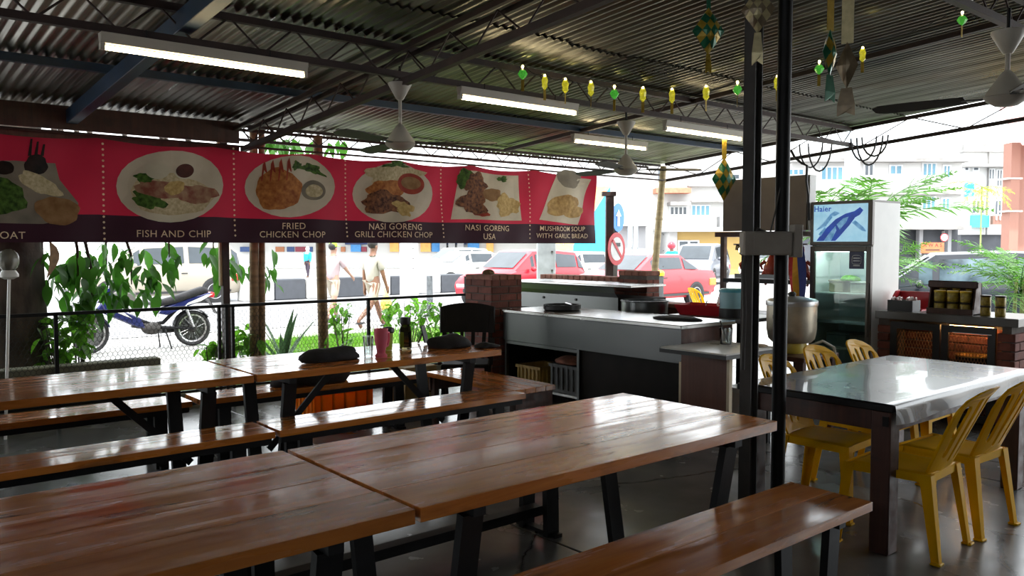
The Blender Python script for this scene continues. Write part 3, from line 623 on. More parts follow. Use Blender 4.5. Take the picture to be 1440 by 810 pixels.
# pillar at the far end of the steel counter
t = core('brick_pillar', 5.25, 5.65, 6.58, 7.02, 0, 1.19, 'dark brick pillar standing between the wooden chair and steel counter', 'pillar')
brick_face(t, (5.25, 7.02), (0,-1), (-1,0), .44, 1.19, .005); brick_face(t, (5.25, 6.58), (1,0), (0,-1), .40, 1.19, .005)
cap_m = pm('brick_cap', (.24,.10,.07), .85, 0, .3, 12, bump=.4)
for i in range(4):
    MB().box(5.25+i*.1+.003, 5.25+(i+1)*.1-.003, 6.57, 7.03, 1.19, 1.245).build('cap_brick', cap_m, t, bevel=.006)
MB().ell((5.39,6.81,1.26), (.07,.06,.04), 10, 6).build('dead_leaf_heap', pm('dry_leaves', (.16,.10,.05), .9, 0, .5, 40, bump=1), t)
# parapet behind the cooking range, with a taller end pier and a low run
t = core('brick_parapet', 7.2, 7.42, 5.43, 8.0, 0, .86, 'stepped brick parapet wall behind the cooking range', 'brick wall')
MB().box(7.2, 7.42, 6.62, 8.0, .86, 1.12).build('upper_course', mortar, t); MB().box(7.2, 7.42, 6.2, 6.62, .86, 1.2).build('end_pier', mortar, t)
brick_face(t, (7.2, 8.0), (0,-1), (-1,0), 2.57, .24, .63); brick_face(t, (7.2, 8.0), (0,-1), (-1,0), 1.8, .30, .865); brick_face(t, (7.2, 6.2), (1,0), (0,-1), .22, .30, .865)
for i in range(13): MB().box(7.18, 7.44, 6.63+i*.105, 6.73+i*.105, 1.12, 1.175).build('cap_brick', cap_m, t, bevel=.006)
for i in range(4): MB().box(7.18, 7.44, 6.2+i*.105, 6.3+i*.105, 1.2, 1.255).build('cap_brick', cap_m, t, bevel=.006)
for i in range(7): MB().box(7.18, 7.44, 5.44+i*.105, 5.54+i*.105, .86, .905).build('cap_brick', cap_m, t, bevel=.006)
# ================================================================ KITCHEN
KX, KY0, KY1, KZ = 5.36, 4.24, 6.52, .9
t = thing('steel_counter', 'long stainless steel kitchen counter with open crate shelf below', 'counter', (KX, KY0, 0)); LY = KY1-KY0
MB().box(-.03, .72, -.02, LY, KZ-.035, KZ).build('countertop', stainless_y, t, bevel=.006)
MB().box(-.005, .0, 0, LY, .585, KZ-.036).build('front_panel', stainless, t)
MB().box(0, .7, .0, .02, .60, KZ-.036).build('end_panel', cabwood, t); MB().box(-.012, .0, -.012, .012, 0, .6).build('corner_post', cream, t)
MB().box(.03, .05, .02, LY*.52, 0, .584).build('dark_panel', flat_black, t); MB().box(.03, .66, LY-.012, LY-.002, 0, .86).build('end_panel', flat_black, t); MB().box(.66, .69, .02, LY, 0, .86).build('back_panel', flat_black, t)
for y_ in (LY*.525, LY-.03): MB().box(0, .03, y_-.015, y_+.015, 0, .584).build('leg', stainless, t)
MB().box(.0, .65, LY*.53, LY, .12, .14).build('shelf', stainless_y, t); MB().box(0, .02, LY*.53, LY-.03, .55, .58).build('rail', stainless, t)
orange = None
crate_m = pm('grey_crate_plastic', (.06,.062,.065), .5, 0, .2, 8); crate_y = pm('old_yellow_plastic', (.35,.22,.05), .5, 0, .2, 8)
def crate(loc, sx, sy, sz, mt, label, rz=0, ribs=6):
    t = thing('crate', label, 'crate', loc, rz); w = .012
    MB().box(-sx/2, sx/2, -sy/2, sy/2, 0, w).build('bottom', mt, t)
    for s_ in (-1, 1):
        MB().box(s_*(sx/2)-w/2, s_*(sx/2)+w/2, -sy/2, sy/2, 0, sz).build('side', mt, t); MB().box(-sx/2, sx/2, s_*(sy/2)-w/2, s_*(sy/2)+w/2, 0, sz).build('side', mt, t)
    for i in range(ribs):
        q = -sy/2+sy*(i+.5)/ribs; MB().box(-sx/2-.02, -sx/2-.006, q-.008, q+.008, .02, sz).build('rib', mt, t)
        q = -sx/2+sx*(i+.5)/ribs; MB().box(q-.008, q+.008, -sy/2-.02, -sy/2-.006, .02, sz).build('rib', mt, t)
    for s_ in (-1, 1):
        MB().box(s_*(sx/2)-.018, s_*(sx/2)+.018, -sy/2-.018, sy/2+.018, sz-.03, sz).build('rim', mt, t); MB().box(-sx/2, sx/2, s_*sy/2-.018, s_*sy/2+.018, sz-.03, sz).build('rim', mt, t)
    return t
crate((KX+.28, KY0+1.45, .141), .38, .42, .26, crate_m, 'dark grey ribbed crate on the shelf under the steel counter')
crate((KX+.26, KY0+1.98, .141), .36, .34, .2, crate_y, 'small yellowish box on the shelf under the steel counter')
# towels hung over the crate, bag
def lump(name, c, r, mt, label, cat, seed, flat=.35, n=22, m=12):
    rg = random.Random(seed); ph = [rg.uniform(0,6.28) for _ in range(8)]; mb = MB(); mb.ell((0,0,0), (1,1,1), n, m); out = []
    for v in mb.v:
        a = math.atan2(v.y, v.x); k = 1+.12*math.sin(2*a+ph[0])+.08*math.sin(3*a+ph[1]+v.z*3)+.05*math.sin(7*a+ph[2]+v.z*4)+.04*math.sin(v.x*9+ph[3])*math.cos(v.y*8+ph[4])
        z = v.z*(1+.15*math.sin(v.x*4+ph[5])); z = max(z, -flat)
        out.append(Vector((v.x*r[0]*k, v.y*r[1]*k, (z+flat)*r[2])))
    mb.v = out; o = mb.build(name, mt, None, smooth=False); o.data.shade_smooth(); o.location = c; return tag(o, label, cat)
lump('cloth_bundle', (KX+.2, KY0+1.5, .405), (.12,.2,.05), pm('brown_cloth', (.2,.07,.04), .9, 0, .3, 20), 'reddish brown rag heaped on the grey crate', 'cloth', 3)
# pan on the counter
def pan(loc):
    t = thing('black_pan', 'flat black cast iron pan on the steel counter', 'pan', loc)
    MB().lathe([(0,0),(.17,0),(.188,.012),(.192,.058),(.183,.058),(.178,.018),(0,.014)], 32).build('bowl', black_pl, t, smooth=True)
    MB().bar((-.19,.0,.05), (-.235,.0,.06), .03, .012).build('handle', black_pl, t)
    MB().tube([(.02,-.12,.06),(.1,.05,.066)], .008, 6).build('ladle', aluminium, t)
p = at_z(790, 437, KZ); pan((KX+.33, p.y+.05, KZ+.001))
p = at_z(957, 450, KZ); lump('kitchen_towel', (KX+.38, KY0+.36, KZ), (.13,.22,.03), black_cl, 'black kitchen towel lying on the end of the steel counter', 'cloth', 5, .2)
# side table with pale top
t = thing('side_table', 'pale topped side table with brown board leg below counter end', 'table', (5.07, 3.60, 0))
MB().box(0, .70, 0, .62, .715, .75).build('tabletop', pm('pale_laminate', (.5,.49,.47), .3, 0, .1, 3), t, bevel=.004); MB().box(-.004, .704, -.004, .624, .708, .738).build('edge_band', black_pl, t)
MB().box(.24, .27, .16, .6, 0, .714).build('board_leg', cabwood, t); MB().box(.235, .275, .135, .16, 0, .714).build('cream_edge', cream, t); MB().box(.62,.66,.04,.08,0,.714).build('leg', steelblack, t); MB().box(.62,.66,.54,.58,0,.714).build('leg', steelblack, t)
glass_c = glass_mat('clear_glass', (.93,.96,.95), .12); glass_g = glass_mat('bottle_glass', (.55,.52,.36), .15)
def tumbler(loc, r, h, label, mt, inner=None, name='glass_tumbler', flutes=0, cat='glass'):
    t = thing(name, label, cat, loc)
    MB().lathe([(0,0),(r*.78,0),(r*.8,.004),(r,h),(r-.003,h),(r*.78,.008),(0,.008)], 20).build('glass_wall', mt, t, smooth=True)
    if flutes:
        for i in range(flutes):
            a = 2*math.pi*i/flutes; MB().bar((r*.8*math.cos(a),r*.8*math.sin(a),.01),(r*.99*math.cos(a),r*.99*math.sin(a),h*.9), .003, .003).build('flute', mt, t)
    if inner: MB().lathe([(0,.009),(r*.76,.009),(r*.88,h*.62),(0,h*.62)], 16).build('contents', inner, t, smooth=True)
    return t
t = tumbler((5.6, 3.98, .751), .055, .13, 'clear glass jar with dark spoon on the pale side table', glass_c, name='glass_jar'); MB().tube([(.03,0,.012),(-.05,.02,.19)], .005, 6).build('spoon', black_pl, t)
lump('woven_mat', (5.68, 3.75, .751), (.07,.09,.02), pm('woven_straw', (.4,.3,.2), .8, 0, .3, 40), 'small straw pad beside the glass jar', 'mat', 9, .1)
# back range
RX = 6.62
t = thing('cooking_range', 'stainless steel cooking range with raised splash front behind counter', 'range', (RX, 5.85, 0)); LY2 = 1.92
MB().box(.02, .5, 0, LY2, 0, .98).build('body', flat_black, t)
mb = MB(); prof = [(0,.80),(0,.98),(-.05,1.03),(-.07,1.09),(-.06,1.1)]
for i in range(len(prof)-1): mb.add([(prof[i][0],0.25,prof[i][1]),(prof[i][0],LY2,prof[i][1]),(prof[i+1][0],LY2,prof[i+1][1]),(prof[i+1][0],0.25,prof[i+1][1])], [(0,1,2,3)])
mb.build('splash_front', stainless, t, fix=False)
MB().box(-.08, .5, 0, LY2+.02, 1.10, 1.125).build('top_ledge', stainless_y, t, bevel=.004)
for y_ in (.9, 1.45): MB().lathe([(0,-.012),(.014,-.012),(.014,.0),(0,0)], 10, (-.002, y_, .93), 'x').build('knob', black_pl, t)
t = thing('stock_pot', 'large stainless stock pot beside the range end', 'pot', (6.42, 5.55, 0))
MB().lathe([(0,.62),(.23,.62),(.235,.64),(.235,.98),(.245,.985),(.245,.995),(.225,.995),(.22,.65),(0,.65)], 32).build('pot_wall', stainless, t, smooth=True); MB().box(-.2,.2,-.2,.2,0,.62).build('burner_stand', steelblack, t)
# red tray, wire strainer, water tub on the work table at the end of the wall
t = thing('work_table', 'dark work table behind the counter end carrying the tub', 'table', (6.45, 4.42, 0))
MB().box(0, .7, 0, .85, .83, .865).build('tabletop', pm('dark_laminate', (.09,.085,.085), .3, 0, .2, 4), t, bevel=.004)
for i in (.03, .63):
    for j in (.03, .78): MB().box(i, i+.04, j, j+.04, 0, .83).build('leg', steelblack, t)
t = thing('red_tray_shape', 'red plastic tray on the dark work table', 'tray', (6.72, 5.03, .866), R(15))
MB().box(-.16,.16,-.2,.2,0,.006).build('bottom', red_pl, t)
for s_ in (-1,1): MB().bar((s_*.16,-.2,.0),(s_*.2,-.24,.1),.005,.005).build('corner', red_pl, t); MB().add([(s_*.16,-.2,0),(s_*.16,.2,0),(s_*.2,.24,.1),(s_*.2,-.24,.1)], [(0,1,2,3)]).build('side', red_pl, t); MB().add([(-.16,s_*.2,0),(.16,s_*.2,0),(.2,s_*.24,.1),(-.2,s_*.24,.1)], [(0,1,2,3)]).build('side', red_pl, t)
t = thing('wire_strainer', 'round wire strainer basket standing in the red tray', 'strainer', (6.8, 5.1, .873))
mb = MB(); mb.M = Matrix.Rotation(R(55), 4, 'Y') @ Matrix.Rotation(R(40), 4, 'X')
for r in (.03,.055,.08,.1,.118): mb.tube([(r*math.cos(a*.3927), r*math.sin(a*.3927), .13+r*.9) for a in range(17)], .006, 4, False)
for k in range(12): a = k*math.pi/6; mb.tube([(.02*math.cos(a),.02*math.sin(a),.15),(.118*math.cos(a),.118*math.sin(a),.236)], .004, 4)
mb.build('wire_basket', white_p, t); MB().tube([(.0,0,0),(.05,0,.12)], .006, 6).build('handle', aluminium, t)
t = thing('water_tub', 'clear blue lidded water tub on a dark base', 'tub', (6.62, 4.64, .866))
MB().lathe([(0,0),(.12,0),(.122,.09),(0,.09)], 24).build('base', black_pl, t, smooth=True); MB().lathe([(.115,.09),(.118,.24),(.112,.24),(.11,.095)], 24).build('tub_wall', pm('frosted_aqua', (.45,.72,.78), .25, 0, .1, 4, trans=.4), t, smooth=True)
MB().lathe([(0,.242),(.124,.242),(.124,.262),(.1,.275),(0,.275)], 24).build('lid', pm('teal_lid', (.05,.3,.36), .4), t, smooth=True)
# rice cooker on its stand
t = thing('cooker_stand', 'brown low stand under the big rice cooker', 'stand', (6.05, 3.55, 0))
MB().box(0, .55, 0, .55, .60, .64).build('top', cabwood, t, bevel=.004)
for i in (.02,.48):
    for j in (.02,.48): MB().box(i,i+.05,j,j+.05,0,.6).build('leg', darkwood, t)
t = thing('rice_cooker', 'big dented gas rice cooker with steel lid and yellow burner', 'cooker', (6.32, 3.83, .641))
alu_d = pm('stained_aluminium', (.5,.44,.34), .4, .6, .25, 6, bump=.1)
MB().lathe([(0,.0),(.12,.0),(.13,.05),(.12,.09),(0,.09)], 20).build('burner', pm('burner_yellow', (.6,.45,.06), .4), t, smooth=True)
MB().lathe([(0,.09),(.16,.09),(.19,.12),(.205,.2),(.205,.40),(.2,.405),(0,.405)], 32).build('pot_body', alu_d, t, smooth=True)
MB().lathe([(.212,.40),(.215,.415),(.212,.44),(.19,.455),(.08,.475),(0,.48)], 32).build('lid', aluminium, t, smooth=True)
MB().lathe([(0,.48),(.03,.48),(.035,.5),(.02,.515),(0,.515)], 14).build('lid_knob', black_pl, t, smooth=True)
MB().box(-.24,-.2,-.03,.03,.3,.33).build('handle', black_pl, t)
MB().tube([(.1,-.08,.04),(.16,-.2,.1),(.2,-.28,.05),(.22,-.3,-.12)], .012, 8).build('gas_hose', offwhite, t, smooth=True)
tag(MB().box(5.79, 6.03, 3.86, 4.18, 0.0, .36).build('white_bin', white_p, bevel=.03, seg=3), 'white plastic storage bin on the floor by the side table', 'bin')
# hawker cart with roast chickens
HX, HY0, HY1 = 7.42, 4.42, 5.36
t = thing('roast_stall', 'brown wooden roast chicken stall with hanging rail and signboard', 'stall', (HX, HY0, 0)); w_ = HY1-HY0
for i in (0, .42):
    for j in (0, w_-.05): MB().box(i, i+.05, j, j+.05, 0, 1.64).build('leg', darkwood, t)
MB().box(-.05, .52, -.04, w_+.04, 1.64, 1.69).build('roof_board', darkwood, t, bevel=.004); MB().box(0, .47, 0, w_, .8, .84).build('lower_shelf', darkwood, t)
MB().box(-.03, .5, -.0, w_-.06, 1.16, 1.20).build('shelf', steelblack, t)
ply = pm('brown_plywood', (.17,.14,.12), .7, 0, .15, 3)
MB().box(.0, .03, -.06, w_-.03, 1.70, 2.24).build('signboard', ply, t); MB().box(.03, .14, -.08, -.055, 1.70, 2.24).build('signboard_side', white_p, t)
MB().tube([(.2, .03, 1.56), (.2, w_-.03, 1.56)], .008, 8).build('hanging_rail', aluminium, t)
tr = MB(); tr.box(.05,.45,.06,w_-.15,1.201,1.21); tr.build('drip_tray', aluminium, t)
MB().box(.05,.06,.06,w_-.15,1.21,1.25).build('tray_front', stainless, t)
MB().tube([(.08, w_-.14, 1.53), (.16, w_-.28, 1.5)], .03, 10).build('clip_lamp', black_pl, t, smooth=True)
roastm = pm('roast_skin', (.30,.04,.02), .3, 0, .4, 12, bump=.2, bscale=25, coat=.5)
def chicken(loc, rz, label):
    t = thing('roast_chicken', label, 'chicken', loc, rz, 'roast chickens on the rail')
    mb = MB(); prof = [(.0,-.01),(.02,-.02),(.035,-.05),(.05,-.09),(.075,-.14),(.08,-.18),(.06,-.22),(.03,-.25),(0,-.26)]
    mb.lathe(prof, 16); mb.v = [Vector((v.x*.8, v.y*1.05, v.z)) for v in mb.v]; mb.build('body', roastm, t, smooth=True)
    for s_ in (-1, 1):
        MB().tube([(.01,s_*.05,-.2),(.04,s_*.075,-.25),(.03,s_*.06,-.31),(.03,s_*.05,-.34)], [.035,.03,.014,.012], 8).build('drumstick', roastm, t, smooth=True)
        MB().tube([(0,s_*.06,-.09),(.01,s_*.11,-.13),(.02,s_*.09,-.18)], [.02,.018,.01], 8).build('wing', roastm, t, smooth=True)
    MB().tube([(0,0,-.02),(.03,0,.02),(.02,.0,.05),(-.01,0,.04)], [.022,.016,.018,.008], 8).build('neck', roastm, t, smooth=True)
    MB().tube([(0,0,.02),(0,0,.075),(.01,0,.085)], .003, 5).build('hook', aluminium, t)
for i, j in enumerate((.10, .27, .44, .70)): chicken((HX+.2, HY0+j, 1.475), R(20*i), 'whole roast chicken hung by its neck on the stall rail')
bulb = pm('lit_bulb', (1,.75,.35), .4, emk=14)
t = thing('hanging_bulb', 'bare glowing bulb hanging in the roast chicken stall', 'bulb', (HX+.02, HY0+.70, 1.50))
MB().ell((0,0,0), (.02,.02,.03), 10, 8).build('glass_bulb', bulb, t, smooth=True); MB().lathe([(.012,.025),(.014,.07),(0,.07)], 10).build('socket', black_pl, t); MB().tube([(0,0,.07),(0,.01,.14)], .004, 5).build('wire', black_pl, t)
def flag():
    t = thing('striped_flag', 'folded red yellow and blue flag hanging at the stall corner', 'flag', (HX-.08, HY0-.01, 0))
    cols = [((.04,.06,.25), -.02, .06), ((.6,.3,.02), .06, .12), ((.5,.03,.03), .12, .16)]
    for c, a, b in cols:
        mb = MB(); vs = []; fs = []; n = 14
        for i in range(n+1):
            z = 1.58-.62*i/n; k = .35+.65*math.sin(math.pi*min(1, .25+i/n*.55)); s_ = -.03*i/n
            for q in (a, b): vs.append((.012*math.sin(q*60+i*.4), (q-.07)*k+s_, z))
        for i in range(n): fs.append((2*i, 2*i+1, 2*i+3, 2*i+2))
        mb.add(vs, fs); o = mb.build('stripe', pm('flag_cloth', c, .8), t, fix=False); o.modifiers.new('thickness', 'SOLIDIFY').thickness = .002
flag()
boxg = pm('backlit_grey_box', (.34,.31,.27), .6, 0, .15, 6)  # grey darkened in the colour because the box stands backlit
# junction box, cables on the channel post
t = thing('junction_box', 'grey white electrical box strapped between the two steel posts', 'electrical box', ((x+x2)/2 if False else at_d(1083,335,4.18).x, at_d(1083,335,4.18).y, 1.50), R(-38))
MB().box(-.15,.10,-.05,.03,-.0,.12).build('case', boxg, t, bevel=.008); MB().box(.105,.15,-.05,.03,-.01,.155).build('side_cover', boxg, t, bevel=.004); MB().box(-.1,.05,-.055,-.05,.02,.11).build('lid', boxg, t)
cabl = []
for i, pts in enumerate(([(1082,332),(1092,290),(1100,250),(1106,190),(1112,120)],)):
    tag(MB().tube([at_d(a, b, 4.26) for a, b in pts], .004, 6).build('power_cable', black_pl), 'thin black cable rising from the electrical box to the roof', 'cable')
tag(MB().tube([at_d(a, b, 4.22) for a, b in ((1044,520),(1047,440),(1045,380),(1052,345),(1066,322),(1082,330))], .011, 8).build('conduit', greysteel, smooth=True), 'grey flexible conduit bent along the channel post', 'cable')
# ================================================================ FRIDGE
GX, GY0, GY1, GZ = 7.42, 3.70, 4.31, 1.95
t = thing('drink_fridge', 'glass door drinks fridge with blue bottle header and white side', 'fridge', (GX, GY0, 0)); gw = GY1-GY0
frm = pm('grey_brown_frame', (.12,.105,.09), .4, .2, .1, 4); inn = pm('fridge_liner', (.5,.56,.55), .5, 0, .06, 4)
MB().box(.04, .56, 0, .02, 0, GZ).build('side_panel', white_p, t); MB().box(.04, .56, gw-.02, gw, 0, GZ).build('side_panel', white_p, t)
MB().box(.54, .56, .02, gw-.02, 0, GZ).build('back_panel', inn, t); MB().box(.04, .56, 0, gw, GZ, GZ+.02).build('top_panel', frm, t); MB().box(.04, .54, .02, gw-.02, 0, .22).build('base_panel', frm, t)
MB().box(.05, .54, .02, gw-.02, 1.52, 1.56).build('ceiling_liner', inn, t)
hd = MB().box(0, .05, -.005, gw+.005, 1.55, GZ+.02).build('header', frm, t, bevel=.006)
poster = pm('header_poster', (.30,.58,.75), .25, 0, .25, 3.2, col2=(.78,.88,.9), emk=.22); navy = pm('bottle_blue', (.01,.07,.5), .3, 0, .4, 6, emk=.1); paleb = pm('splash_blue', (.10,.38,.75), .3, 0, .4, 14, col2=(.5,.75,.9), emk=.12); whit = pm('print_white', (.8,.85,.88), .4)
MB().box(-.004, .0, .035, gw-.035, 1.585, GZ-.01).build('header_print', poster, hd)
def hp(u, v): return (-.006, gw-.035-u*(gw-.07), 1.585+v*(GZ-.595-1.0))          # u left->right as seen, v up
HV = GZ-.01-1.585
def hpoly(nm, pts, mt, lift):
    n = len(pts); MB().add([(-.004-lift, gw-.035-u*(gw-.07), 1.585+v*HV) for u, v in pts], [tuple(range(n))]).build(nm, mt, hd, fix=False)
hpoly('printed_bottle', [(.06,.02),(.2,.3),(.42,.6),(.6,.74),(.76,.8),(.86,.9),(.92,.82),(.86,.7),(.78,.64),(.68,.44),(.5,.14),(.42,.02)], navy, .002)
for a_ in ([(.2,.02),(.3,.22),(.42,.42),(.44,.3),(.34,.02)], [(.44,.46),(.56,.62),(.66,.66),(.62,.52),(.5,.32)]): hpoly('printed_ice', a_, paleb, .003)
for a_ in ([(.04,.3),(.2,.52),(.32,.74),(.36,.66),(.24,.42)], [(.3,.72),(.4,.82),(.5,.76),(.4,.68)], [(.72,.5),(.9,.28),(.98,.26),(.94,.36),(.78,.56)], [(.1,.2),(.22,.4),(.24,.34),(.14,.14)]): hpoly('printed_splash', a_, paleb, .0025)
def wtext(body, size, mt, parent, loc, rz, **k):
    o = ob('lettering', text_mesh(body, size, mt, **k), parent, loc, (0, 0, rz)); return o
wtext('Haier', .075, navy, hd, (-.007, gw-.035-.17*(gw-.07), 1.585+.88*HV), R(-90), bold=.001)
dr = thing('x', None, None); bpy.data.objects.remove(dr)
door = MB().box(0, .04, 0, .045, .2, 1.54).box(0, .04, gw-.045, gw, .2, 1.54).box(0, .04, .045, gw-.045, 1.49, 1.54).box(0, .04, .045, gw-.045, .2, .26).build('door', frm, t, bevel=.004)
MB().box(.016, .022, .04, gw-.04, .25, 1.5).build('door_glass', glass_mat('fridge_glass', (.80,.92,.90), .05), door)
MB().box(-.02, 0, .012, .03, .7, 1.2).build('handle', frm, door, bevel=.004)
stk = MB().box(-.002, .0, .07, .215, 1.33, 1.50); o = stk.build('sticker', pm('navy_sticker', (.012,.015,.07), .4), door); o.location.x = .016
ring = MB(); ring.tube([(.0125, .1425+.045*math.copysign(abs(math.cos(a*.3927))**.5, math.cos(a*.3927)), 1.415+.042*math.copysign(abs(math.sin(a*.3927))**.5, math.sin(a*.3927))) for a in range(17)], .002, 4, False); ring.build('sticker_ring', whit, door)
for z_ in (1.43, 1.405, 1.36): MB().box(.0125,.0135,.11,.175,z_-.004,z_+.004).build('sticker_line', whit, door)
for z_ in (.55, .82, 1.08): MB().box(.06, .53, .03, gw-.03, z_, z_+.012).build('shelf', white_p, t)
MB().box(.05,.06,.03,gw-.03,.80,.83).build('shelf_rail', aluminium, t)
fl_m = pm('fridge_lamp', (.85,1,1), .4, emk=9); MB().tube([(.1, .06, 1.5), (.1, gw-.06, 1.5)], .012, 8).build('inner_lamp', fl_m, t)
food = [('food_tub', 'beige food tub on the middle fridge shelf', (.5,.4,.25), (.28,.44,1.093), (.18,.15,.12)), ('food_tub', 'clear tub of onions on the middle fridge shelf', (.55,.5,.42), (.28,.20,1.093), (.2,.18,.11)),
        ('food_tub', 'grey tub on the lower fridge shelf', (.2,.25,.26), (.28,.42,.563), (.22,.2,.14)), ('food_tub', 'brown tub on the lower fridge shelf', (.2,.14,.11), (.28,.18,.563), (.22,.2,.14))]
for nm, lab, c, l, s_ in food:
    b_ = thing(nm, lab, 'tub', (GX+l[0], GY0+l[1], l[2])); mm_ = pm('tub_plastic', c, .4, 0, .2, 10)
    MB().box(-s_[0]/2, s_[0]/2, -s_[1]/2, s_[1]/2, 0, s_[2]*.85).build('box', mm_, b_, bevel=.01); MB().box(-s_[0]/2-.006, s_[0]/2+.006, -s_[1]/2-.006, s_[1]/2+.006, s_[2]*.85, s_[2]).build('lid', mm_, b_, bevel=.006)
lump('lettuce', (GX+.24, GY0+.32, 1.205), (.07,.09,.04), pm('lettuce_green', (.2,.42,.05), .6, 0, .4, 25), 'bunch of green lettuce on the tubs inside the fridge', 'vegetable', 12, .3)
# ================================================================ BRICK CABINET WITH MESH DOORS
CX, CY0, CY1, CZ = 7.46, 2.50, 3.66, .95
t = core('brick_counter', CX+.34, CX+.62, CY0+.03, CY1-.02, 0, .88, 'low brick counter with black mesh cabinet doors and dark top', 'counter')
MB().box(CX-.02, CX+.64, CY0-.03, CY1, .88, CZ).build('countertop', pm('dark_stone_top', (.10,.095,.09), .3, 0, .25, 3), t, bevel=.004)
MB().box(CX+.02, CX+.34, CY0+.03, CY0+.1, 0, .88).build('end_core', mortar, t); MB().box(CX+.02, CX+.34, CY1-.12, CY1-.02, 0, .88).build('end_core', mortar, t)
brick_face(t, (CX, CY0), (1,0), (0,-1), .62, .88, .005); brick_face(t, (CX+.005, CY0+.13), (0,-1), (-1,0), .12, .88, .005); brick_face(t, (CX+.005, CY1-.02), (0,-1), (-1,0), .12, .88, .005)
brick_face(t, (CX+.335, CY1-.12), (0,-1), (-1,0), CY1-CY0-.24, .88, .005)
dm = pm('black_door_frame', (.012,.012,.014), .4)
wire = pm('rusty_wire', (.30,.14,.06), .5, .5, .3, 30)
yA, yB = CY0+.14, CY1-.14; ym = (yA+yB)/2
for ya, yb in ((yA, ym-.005), (ym+.005, yB)):
    d_ = MB().box(CX-.01,CX+.02,ya,ya+.06,.05,.86).box(CX-.01,CX+.02,yb-.06,yb,.05,.86).box(CX-.01,CX+.02,ya+.06,yb-.06,.80,.86).box(CX-.01,CX+.02,ya+.06,yb-.06,.05,.11).build('door', dm, t)
    wm = MB(); s_ = .026; n = int((yb-ya-.12)/s_); m_ = int(.69/(s_*1.3))
    for i in range(n):
        for j in range(m_):
            y0 = ya+.06+i*s_+(s_/2 if j % 2 else 0); z0 = .11+j*s_*1.3
            if y0+s_ > yb-.055: continue
            wm.bar((CX+.005, y0, z0), (CX+.005, y0+s_/2, z0+s_*1.3), .003, .003); wm.bar((CX+.005, y0+s_/2, z0+s_*1.3), (CX+.005, y0+s_, z0), .003, .003)
    o = wm.build('wire_mesh', wire, d_, fix=False); o['kind'] = 'stuff'
MB().box(CX-.012,CX-.006,yA+.03,ym-.1,.80,.806).build('door_edge_strip', aluminium, t)
t2 = thing('cooking_pot', 'brass rimmed black pot stored behind the mesh door', 'pot', (CX+.17, yA+.24, .44)); MB().lathe([(0,0),(.1,0),(.135,.05),(.14,.15),(.135,.15),(.125,.06),(0,.02)], 24).build('pot_wall', steelblack, t2, smooth=True); MB().lathe([(.142,.15),(.146,.16),(.138,.165),(.134,.155)], 24).build('rim', pm('brass', (.6,.4,.12), .3, 1), t2, smooth=True)
MB().box(CX+.03, CX+.33, yA, yB, .41, .438).build('inner_shelf', darkwood, t)
# unseen lamp added to bring out the bricks behind the mesh doors
lt = pm('added_lamp_glow', (1,.55,.2), .4, emk=10)
ct = thing('added_cabinet_lamp', 'unseen warm lamp added inside the brick cabinet to light its bricks', 'lamp', (CX+.28, yA+.3, .84)); MB().box(-.02,.02,-.2,.2,.0,.03).build('lamp_body', offwhite, ct); MB().tube([(0,-.18,-.01),(0,.18,-.01)], .01, 8).build('tube', lt, ct)
# things on the cabinet
t = thing('red_tray_shape', 'tray shape standing in for a red plastic chair, on the brick counter by the fridge', 'tray', (CX+.42, CY1-.17, CZ)); MB().box(-.03,.0,-.14,.14,0,.17).build('back_wall', red_pl, t, bevel=.008); MB().prism([(-.19,0),(-.03,0),(-.03,.18),(-.10,.17),(-.15,.13)], .13, .145, 'xz').build('side_wall', red_pl, t); MB().box(-.19,0,-.14,.14,0,.012).build('bottom', red_pl, t)  # tray shape stands in for a red plastic chair beyond the counter
t = thing('sachet_box', 'black open box of sauce sachets on the brick counter', 'box', (CX+.14, CY1-.19, CZ)); sx, sy, sz = .16, .22, .10
MB().box(-sx/2,sx/2,-sy/2,sy/2,0,.006).build('bottom', black_pl, t)
for s_ in (-1,1): MB().box(s_*sx/2-.004,s_*sx/2+.004,-sy/2,sy/2,0,sz).build('side', black_pl, t); MB().box(-sx/2,sx/2,s_*sy/2-.004,s_*sy/2+.004,0,sz).build('side', black_pl, t)
sm = pm('clear_sachet', (.6,.45,.42), .3, 0, .3, 20)
for k in range(8): MB().cbox((random.uniform(-.05,.05), -.09+k*.025, .09), (.07,.012,.07), (random.uniform(-.4,.4),random.uniform(-.5,.5),random.uniform(-.4,.4))).build('sachet', sm, t, bevel=.004)
jar_b = pm('jar_label', (.32,.23,.025), .35, 0, .5, 40); jar_l = pm('jar_lid_dark', (.03,.018,.01), .4); jar_y = pm('jar_lid_yellow', (.75,.5,.02), .35)
def jar(loc, r, h, label, group, lid=None):
    t = thing('snack_jar', label, 'jar', loc, 0, group)
    MB().lathe([(0,0),(r*.95,0),(r,.006),(r,h*.8),(r*.96,h*.83),(0,h*.83)], 18).build('jar_body', jar_b, t, smooth=True); MB().lathe([(r*1.04,h*.83),(r*1.06,h*.85),(r*1.06,h*.98),(r*.98,h),(0,h)], 18).build('lid', lid or jar_l, t, smooth=True)
    return t
rk = thing('jar_rack', 'brown wooden countertop rack stacked with jars', 'rack', (CX+.14, CY0+.54, CZ)); rw = .385
MB().prism([(-.07,0),(.10,0),(.10,.27),(.06,.28),(-.01,.26)], -rw/2, -rw/2+.012, 'xz').build('side_board', darkwood, rk); MB().prism([(-.07,0),(.10,0),(.10,.27),(.06,.28),(-.01,.26)], rw/2-.012, rw/2, 'xz').build('side_board', darkwood, rk)
MB().box(-.085,-.07,-rw/2,rw/2,0,.05).build('front_rail', darkwood, rk); MB().box(.088,.1,-rw/2,rw/2,0,.27).build('back_board', darkwood, rk); MB().box(-.07,.09,-rw/2,rw/2,0,.01).build('bottom_board', darkwood, rk)
